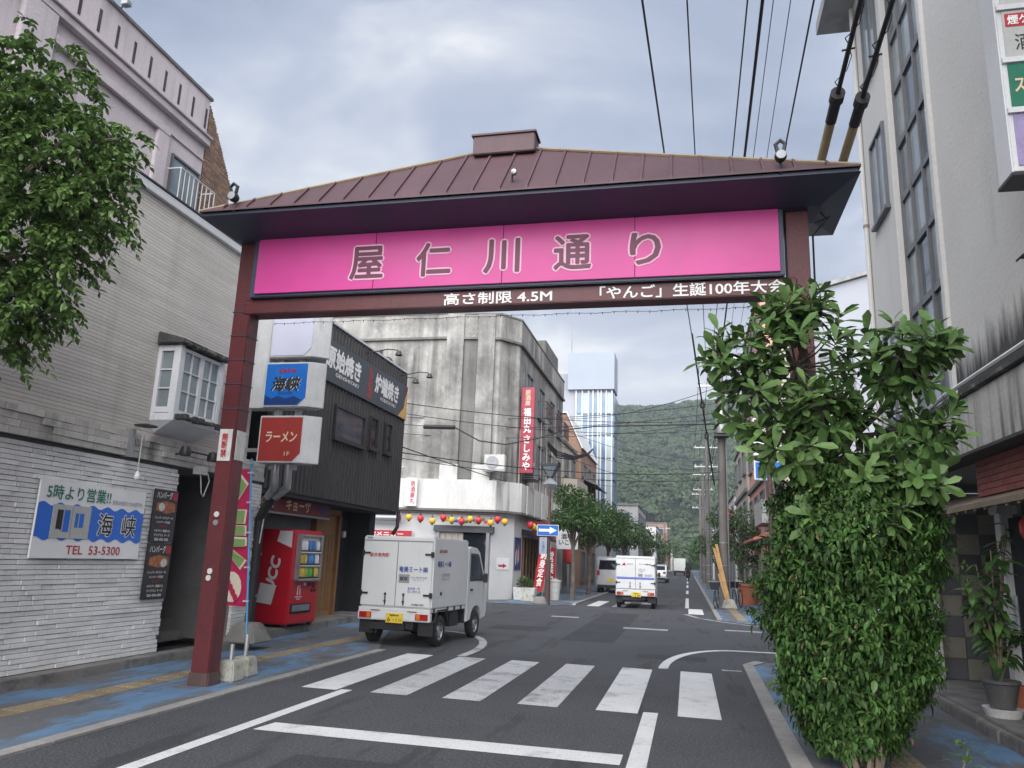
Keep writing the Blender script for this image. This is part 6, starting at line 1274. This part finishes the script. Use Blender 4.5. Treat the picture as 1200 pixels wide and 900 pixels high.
# ------------------------------------------------------------------ trees
def rand_dirs(n): d = RNG.normal(size=(n, 3)); return d/np.linalg.norm(d, axis=1, keepdims=True)
def street_tree(lab, x, y, base, h, rx, n=3200, name='street_tree', grp='street trees', lm='leaf_street', size=.15, kind='tree', tr_=.09):
    t = thing(name, lab, kind, (x, y, 0), 0, grp)
    zc = (base+h)/2; rz_ = (h-base)/2
    mb = MB(); mb.tube([(x, y, 0), (x+.03, y, base*.6), (x-.02, y+.02, base+.3), (x, y, zc)], [tr_*1.35, tr_, tr_*.85, tr_*.5], 8)
    lobes = []
    for k in range(9):
        a = k*2.4+x; e_ = RNG.uniform(-.5, .75); r_ = RNG.uniform(.35, .75); c = np.array([x+rx*r_*math.cos(a), y+rx*r_*math.sin(a), zc+rz_*e_*.9]); lobes.append((c, RNG.uniform(.36, .55)*rx))
        mb.tube([(x, y, base+.2*RNG.random()), tuple((np.array([x, y, base+.4])+c)/2+np.array([0, 0, .1])), tuple(c)], [tr_*.5, tr_*.35, tr_*.12], 5)
    lobes.append((np.array([x, y, zc]), rx*.6))
    mb.build('trunk', 'bark', t, 0, True)
    P_ = []; D_ = []
    for c, r_ in lobes:
        m_ = n//len(lobes); d = rand_dirs(m_); rr = r_*RNG.uniform(.35, 1.08, (m_, 1))**.6; P_.append(c+d*rr*np.array([1, 1, .85])); D_.append(d+np.array([0, 0, -.5])+RNG.normal(0, .5, (m_, 3)))
    P_ = np.concatenate(P_); D_ = np.concatenate(D_); leaves('crown', P_, D_, np.tile([0, 0, 1.], (len(P_), 1))+RNG.normal(0, .5, (len(P_), 3)), RNG.uniform(.7, 1.3, len(P_)), lm, t, size, size*.45, simple=True)
    return t
street_tree('nearest street tree in front of the far corner shops', -4.62, 32.4, 2.0, 4.75, 1.1, 3800)
street_tree('second street tree, before the parked silver van', -4.7, 38.5, 1.9, 4.6, 1.35, 3600)
street_tree('third street tree, beyond the silver van', -4.5, 46, 2.0, 5.0, 1.7, 3600, size=.18)
street_tree('fourth and farthest street tree above the striped truck', -4.3, 55, 2.0, 5.0, 2.0, 3000, size=.2)
street_tree('small round tree left of the silver hatchback', -4.0, 85, 1.5, 5.0, 1.8, 1800, grp='roadside trees far away', size=.25)
street_tree('roadside tree far down the left pavement', -3.6, 120, 1.5, 5.0, 2.2, 1500, grp='roadside trees far away', size=.3)
street_tree('dark leafy tree behind the nearest utility pole', 2.4, 38, 1.3, 4.7, 1.45, 3600, grp='roadside trees on the right')
street_tree('roadside tree between the farther utility poles', 2.4, 66, 1.2, 4.4, 1.8, 2200, grp='roadside trees on the right', size=.22)
street_tree('farthest roadside tree on the right pavement', 2.3, 110, 1, 5.5, 2.4, 1600, grp='roadside trees on the right', size=.3)

def camdist(p): return np.linalg.norm(p-np.array([0, 0, 1.6]), axis=1)
# dense hedge bush
t = thing('dense_bush', 'tall dense green bush with small leaves on the right pavement', 'bush', (1.42, 7.5, 0))
cx_, cy_ = 1.38, 7.5
mb = MB()
for k in range(9):
    a = k*.7; b = Vector((cx_+.12*math.cos(a), cy_-.15+.12*math.sin(a), 0)); e_ = Vector((cx_+.5*math.cos(a), cy_+.4*math.sin(a), .9+.2*(k % 3))); mb.tube([b, b.lerp(e_, .4)+Vector((.05*math.sin(k*3), .04, .08)), e_, e_+Vector((0, 0, .5))], [.028, .022, .016, .008], 6)
mb.build('stems', 'bark_pale', t, 0, True)
zk = [.05, .3, .6, 1.0, 1.5, 1.9, 2.15, 2.3, 2.45]; rk = [.20, .32, .47, .57, .62, .61, .56, .46, .25]
ns = 5200
zz_ = RNG.uniform(.12, 2.45, ns); th = RNG.uniform(0, 2*np.pi, ns); cl_ = np.floor(th*3.2+np.floor(zz_*4.5)*1.7)*7.3+np.floor(zz_*4.5)*3.1; clump = .5+.5*np.sin(cl_)
lump = 1+.07*np.sin(3*th+zz_*4)+.08*np.sin(7*th-zz_*6.3)+.06*np.sin(zz_*13+th*4)+.05*np.sin(zz_*21+th*11)
rr = np.interp(zz_, zk, rk)*lump*np.where(RNG.random(ns) < .72, RNG.uniform(.84, 1.08, ns), RNG.uniform(.35, .9, ns))*(.90+.16*clump)
sp = np.stack([cx_+rr*np.cos(th)+.06*(zz_-1), cy_+rr*np.sin(th)*.85, zz_], 1)
sd = np.stack([np.cos(th), np.sin(th), RNG.uniform(.1, .9, ns)], 1)+RNG.normal(0, .25, (ns, 3)); sd /= np.linalg.norm(sd, axis=1, keepdims=True)
P_ = []; D_ = []; Nn = []
for j in range(9):
    q = .018*j; az = RNG.uniform(0, 6.28, ns); out_ = sd+.0; perp = np.cross(sd, np.stack([np.cos(az), np.sin(az), np.zeros(ns)], 1)); perp /= np.maximum(np.linalg.norm(perp, axis=1, keepdims=True), 1e-5)
    P_.append(sp+sd*q); D_.append(perp*.9+sd*.55+np.array([0, 0, -.35])); Nn.append(sd*.6+np.array([0, 0, 1.])+RNG.normal(0, .25, (ns, 3)))
P_ = np.concatenate(P_); D_ = np.concatenate(D_); Nn = np.concatenate(Nn); u_ = RNG.random(len(P_)); tip = np.repeat(np.arange(9), ns)
g0 = (tip >= 6) & (u_ < .6); g1 = u_ > .988; g2 = ~(g0 | g1)
D_ = D_+RNG.normal(0, .28, D_.shape)
for g_, mm, lo_, hi_ in ((g0, 'leaf_young', .55, 1.0), (g1, 'leaf_dead', .6, 1.1), (g2, 'leaf_hedge', .6, 1.55)): leaves('foliage', P_[g_], D_[g_], Nn[g_], RNG.uniform(lo_, hi_, int(g_.sum())), mm, t, .060, .027, .3, .45)
# a few larger leaves low on the bush and bare twigs
n = 46; a = RNG.uniform(3.3, 5.6, n); z_ = RNG.uniform(.25, 1.1, n); r_ = np.interp(z_, zk, rk)*1.04
single_leaves(np.stack([cx_+r_*np.cos(a), cy_+r_*np.sin(a)*.85, z_], 1), np.stack([np.cos(a), np.sin(a), RNG.uniform(-.4, .3, n)], 1)+RNG.normal(0, .5, (n, 3)), np.tile([0, -.5, 1.], (n, 1))+RNG.normal(0, .2, (n, 3)), RNG.uniform(.8, 1.3, n), 'leaf_single', t, .10, .055)
# seedling by the bush
t = thing('seedling', 'small leafy seedling growing at the foot of the dense bush', 'plant', (1.92, 6.75, 0)); MB().tube([(1.92, 6.75, 0), (1.95, 6.74, .2), (1.99, 6.72, .34)], [.01, .007, .004], 5).build('stem', 'bark_pale', t)
n = 26; a = RNG.uniform(0, 6.28, n); leaves('foliage', np.stack([1.98+RNG.normal(0, .05, n), 6.72+RNG.normal(0, .05, n), RNG.uniform(.2, .42, n)], 1), np.stack([np.cos(a), np.sin(a), RNG.uniform(-.1, .6, n)], 1), np.tile([0, 0, 1.], (n, 1)), RNG.uniform(.7, 1.2, n), 'leaf_ficus', t, .075, .038, kind=False)

# big leaved tree rising out of the bush
t = thing('big_leaved_tree', 'tree with large glossy leaves rising above the dense bush', 'tree', (1.45, 7.75, 0))
lob = [((1.05, 7.65, 3.50), (.72, .55, .70), 52), ((.55, 7.55, 3.35), (.42, .45, .50), 24), ((1.95, 7.55, 3.55), (.42, .45, .42), 34), ((1.55, 7.7, 2.85), (.65, .5, .42), 36), ((1.02, 7.6, 4.05), (.36, .35, .30), 22), ((2.12, 7.45, 2.85), (.26, .3, .30), 14), ((2.25, 7.5, 3.68), (.16, .2, .16), 8), ((.32, 7.5, 3.62), (.20, .2, .22), 8), ((.85, 7.3, 2.75), (.35, .3, .3), 18), ((1.5, 7.2, 2.45), (.55, .25, .30), 16), ((1.95, 7.25, 2.5), (.3, .3, .35), 12), ((1.2, 7.3, 3.0), (.5, .3, .35), 16), ((1.3, 7.1, 2.1), (.6, .2, .3), 6)]
mb = MB(); mb.tube([(1.45, 7.75, 0), (1.42, 7.75, 1.2), (1.40, 7.72, 2.4), (1.2, 7.68, 3.3), (1.1, 7.65, 3.9)], [.07, .06, .055, .035, .015], 8)
RC = []; RD = []
for c, r_, k in lob:
    c = np.array(c); r_ = np.array(r_); d = rand_dirs(k); d[:, 1] -= .25; rad = RNG.uniform(.55, 1.03, (k, 1)); p = c+d*r_*rad; RC.append(p); dd = d*.8+np.array([0, 0, .55]); RD.append(dd)
    st_ = np.array([1.3, 7.7, min(2.6, c[2]-.3)]); mb.tube([tuple(st_), tuple((st_+c)/2+np.array([0, 0, -.08])), tuple(c)], [.035, .026, .015], 6)
    for q in p[::2]: mb.tube([tuple(c), tuple((c+q)/2+np.array([0, 0, -.04])), tuple(q)], [.012, .009, .006], 4)
mb.build('trunk', 'bark', t, 0, True)
RC = np.concatenate(RC); RD = np.concatenate(RD); RD /= np.linalg.norm(RD, axis=1, keepdims=True)
P_ = []; D_ = []; Nn = []
for i in range(len(RC)):
    k = RNG.integers(8, 13); ax = RD[i]; u = np.cross(ax, [0.3, .9, .1]); u /= np.linalg.norm(u); v = np.cross(ax, u); ph = RNG.uniform(0, 6.28)
    for j in range(k):
        a = ph+j*2.4; sp_ = .35+.95*(1-j/k)*1.0; rad = u*math.cos(a)+v*math.sin(a); d = ax*(1.15-sp_*.8)+rad*sp_; P_.append(RC[i]-ax*.03*(k-j)/2+d*.015); D_.append(d); Nn.append(ax*1.0+rad*-.1+np.array([0, -.15, .45]))
P_ = np.array(P_); D_ = np.array(D_); Nn = np.array(Nn)+RNG.normal(0, .15, (len(P_), 3)); sz = RNG.uniform(.6, 1.35, len(P_))
o_ = np.argsort(camdist(P_)-RNG.uniform(0, .2, len(P_))); near, far = o_[:300], o_[300:]
single_leaves(P_[near], D_[near], Nn[near], sz[near], 'leaf_single', t, .170, .070, .2, .25, True); leaves('crown', P_[far], D_[far], Nn[far], sz[far], 'leaf_big', t, .170, .070, .2, .25, blunt=True)

# drooping small leaved tree at the left edge
t = thing('weeping_street_tree', 'street tree with drooping pointed leaves hanging in at the upper left', 'tree', (-6.55, 5.5, 0))
lob = [((-6.35, 5.55, 4.9), (.95, .8, 1.5), 360), ((-5.75, 5.45, 5.15), (.62, .55, .75), 230), ((-5.85, 5.4, 4.1), (.58, .5, .75), 230), ((-5.25, 5.45, 4.75), (.30, .35, .55), 60), ((-6.05, 5.4, 3.55), (.42, .4, .45), 70), ((-5.05, 5.45, 5.22), (.30, .2, .10), 12), ((-6.0, 5.4, 5.95), (.40, .45, .45), 70), ((-5.55, 5.4, 3.75), (.22, .3, .40), 18)]
mb = MB(); mb.tube([(-6.75, 5.6, 0), (-6.7, 5.6, 1.6), (-6.6, 5.55, 3), (-6.4, 5.5, 4.6), (-6.3, 5.5, 5.8)], [.16, .13, .11, .07, .02], 9)
P_ = []; D_ = []; Nn = []
for c, r_, k in lob:
    c = np.array(c); r_ = np.array(r_); d = rand_dirs(k); st0 = c+d*r_*RNG.uniform(.5, .98, (k, 1)); mb.tube([(-6.45, 5.5, min(c[2]-.3, 4.6)), tuple((np.array([-6.45, 5.5, c[2]])+c)/2), tuple(c)], [.05, .03, .015], 6)
    for i in range(k):                                  # each spray arches out and hangs down
        o2 = d[i]*np.array([1, 1, .2]); o2 = o2/max(np.linalg.norm(o2), .2); n = RNG.integers(14, 26); ln = RNG.uniform(.25, .5)
        pts = []
        for j in range(n):
            s_ = j/n; p = st0[i]+o2*ln*.55*s_+np.array([0, 0, .10*s_-.40*ln*s_*s_*1.6]); pts.append(p); a = j*2.6+i; sd_ = np.array([math.cos(a), math.sin(a), 0])
            P_.append(p); D_.append(sd_*.85+o2*.4+np.array([0, 0, -.5])+RNG.normal(0, .25, 3)); Nn.append(sd_*.7+np.array([0, 0, .6])+RNG.normal(0, .25, 3))
        if i % 3 == 0: mb.tube([tuple(q) for q in pts[::6]]+[tuple(pts[-1])], .004, 3)
mb.build('trunk', 'bark', t, 0, True)
P_ = np.array(P_); D_ = np.array(D_); Nn = np.array(Nn); sz = RNG.uniform(.65, 1.2, len(P_))
o_ = np.argsort(camdist(P_)-.35*P_[:, 0]); near, far = o_[:300], o_[300:]
single_leaves(P_[near], D_[near], Nn[near], sz[near], 'leaf_ficus_single', t, .085, .042, .25, .2); leaves('crown', P_[far], D_[far], Nn[far], sz[far], 'leaf_ficus', t, .082, .042, .25, .2)
# planter shrubs
for par, c, r_ in (('planter_box', (-6.3, 31.0, .6), .28), ('terracotta_planter', (2.55, 36, 1.3), .5)):
    n = 240; d = rand_dirs(n); leaves('foliage', np.array(c)+d*r_*RNG.uniform(.4, 1, (n, 1)), d+np.array([0, 0, .3]), np.tile([0, 0, 1.], (n, 1))+RNG.normal(0, .4, (n, 3)), RNG.uniform(.7, 1.2, n), 'leaf_street', bpy.data.objects[par], .14, .06, simple=True, kind=False)

# ------------------------------------------------------------------ wooded hill
def hz(x, y):
    far = 125*np.exp(-((y-560)/150.)**2)*(1-.0011*(x+60))*(.86+.10*np.sin(x*.012+1)+.03*np.sin(x*.05))
    near = 62*np.exp(-((y-360)/85.)**2)*np.clip(1.0-.0042*(x+75), .15, 1.5)*(.9+.07*np.sin(x*.03)+.04*np.sin(x*.09+1))
    return np.maximum(far, near)*np.clip((y-235)/60., 0, 1)
gx, gy = np.meshgrid(np.linspace(-420, 420, 85), np.linspace(236, 700, 48)); V = np.stack([gx, gy, hz(gx, gy)-1.5], 2).reshape(-1, 3); nx = 85
F = np.array([(j*nx+i, j*nx+i+1, (j+1)*nx+i+1, (j+1)*nx+i) for j in range(47) for i in range(nx-1)]); struct(raw('hill', V, F, 'forest_floor'))
n = 6800; px_ = RNG.uniform(-170, 130, n); py_ = RNG.uniform(246, 575, n); pz_ = hz(px_, py_); cr = RNG.uniform(2.4, 5.4, n); q = 84
d = rand_dirs(n*q).reshape(n, q, 3); d[:, :, 2] = np.abs(d[:, :, 2])*.9; rad = cr[:, None, None]*np.array([1, 1, .8])
P_ = (np.stack([px_, py_, pz_+cr*.2], 1)[:, None]+d*rad*RNG.uniform(.75, 1.05, (n, q, 1))).reshape(-1, 3); D_ = np.cross(d.reshape(-1, 3), RNG.normal(size=(n*q, 3))); Nn = d.reshape(-1, 3)
S_ = np.repeat(cr, q)*RNG.uniform(.30, .62, n*q); P_ = P_-D_/np.maximum(np.linalg.norm(D_, axis=1, keepdims=True), 1e-4)*S_[:, None]*.35
fo = leaves('hillside_forest', P_, D_, Nn+RNG.normal(0, .25, (n*q, 3)), S_, 'forest', None, .75, .6, droop=.15, simple=True); tag(fo, 'dense green forest covering the hill at the end of the street', 'forest')

# ------------------------------------------------------------------ damp air
hb = MB().box(-460, 460, -20, 760, -1.1, 190).build('haze', None); stuff(hb)
hm = bpy.data.materials.new('haze'); hm.use_nodes = True; hm.node_tree.nodes.clear(); ho = hm.node_tree.nodes.new('ShaderNodeOutputMaterial'); hv = hm.node_tree.nodes.new('ShaderNodeVolumePrincipled')
hv.inputs['Color'].default_value = (.80, .88, 1, 1); hv.inputs['Density'].default_value = .00042; hv.inputs['Anisotropy'].default_value = .0; hm.node_tree.links.new(hv.outputs[0], ho.inputs['Volume']); hb.data.materials.append(hm)
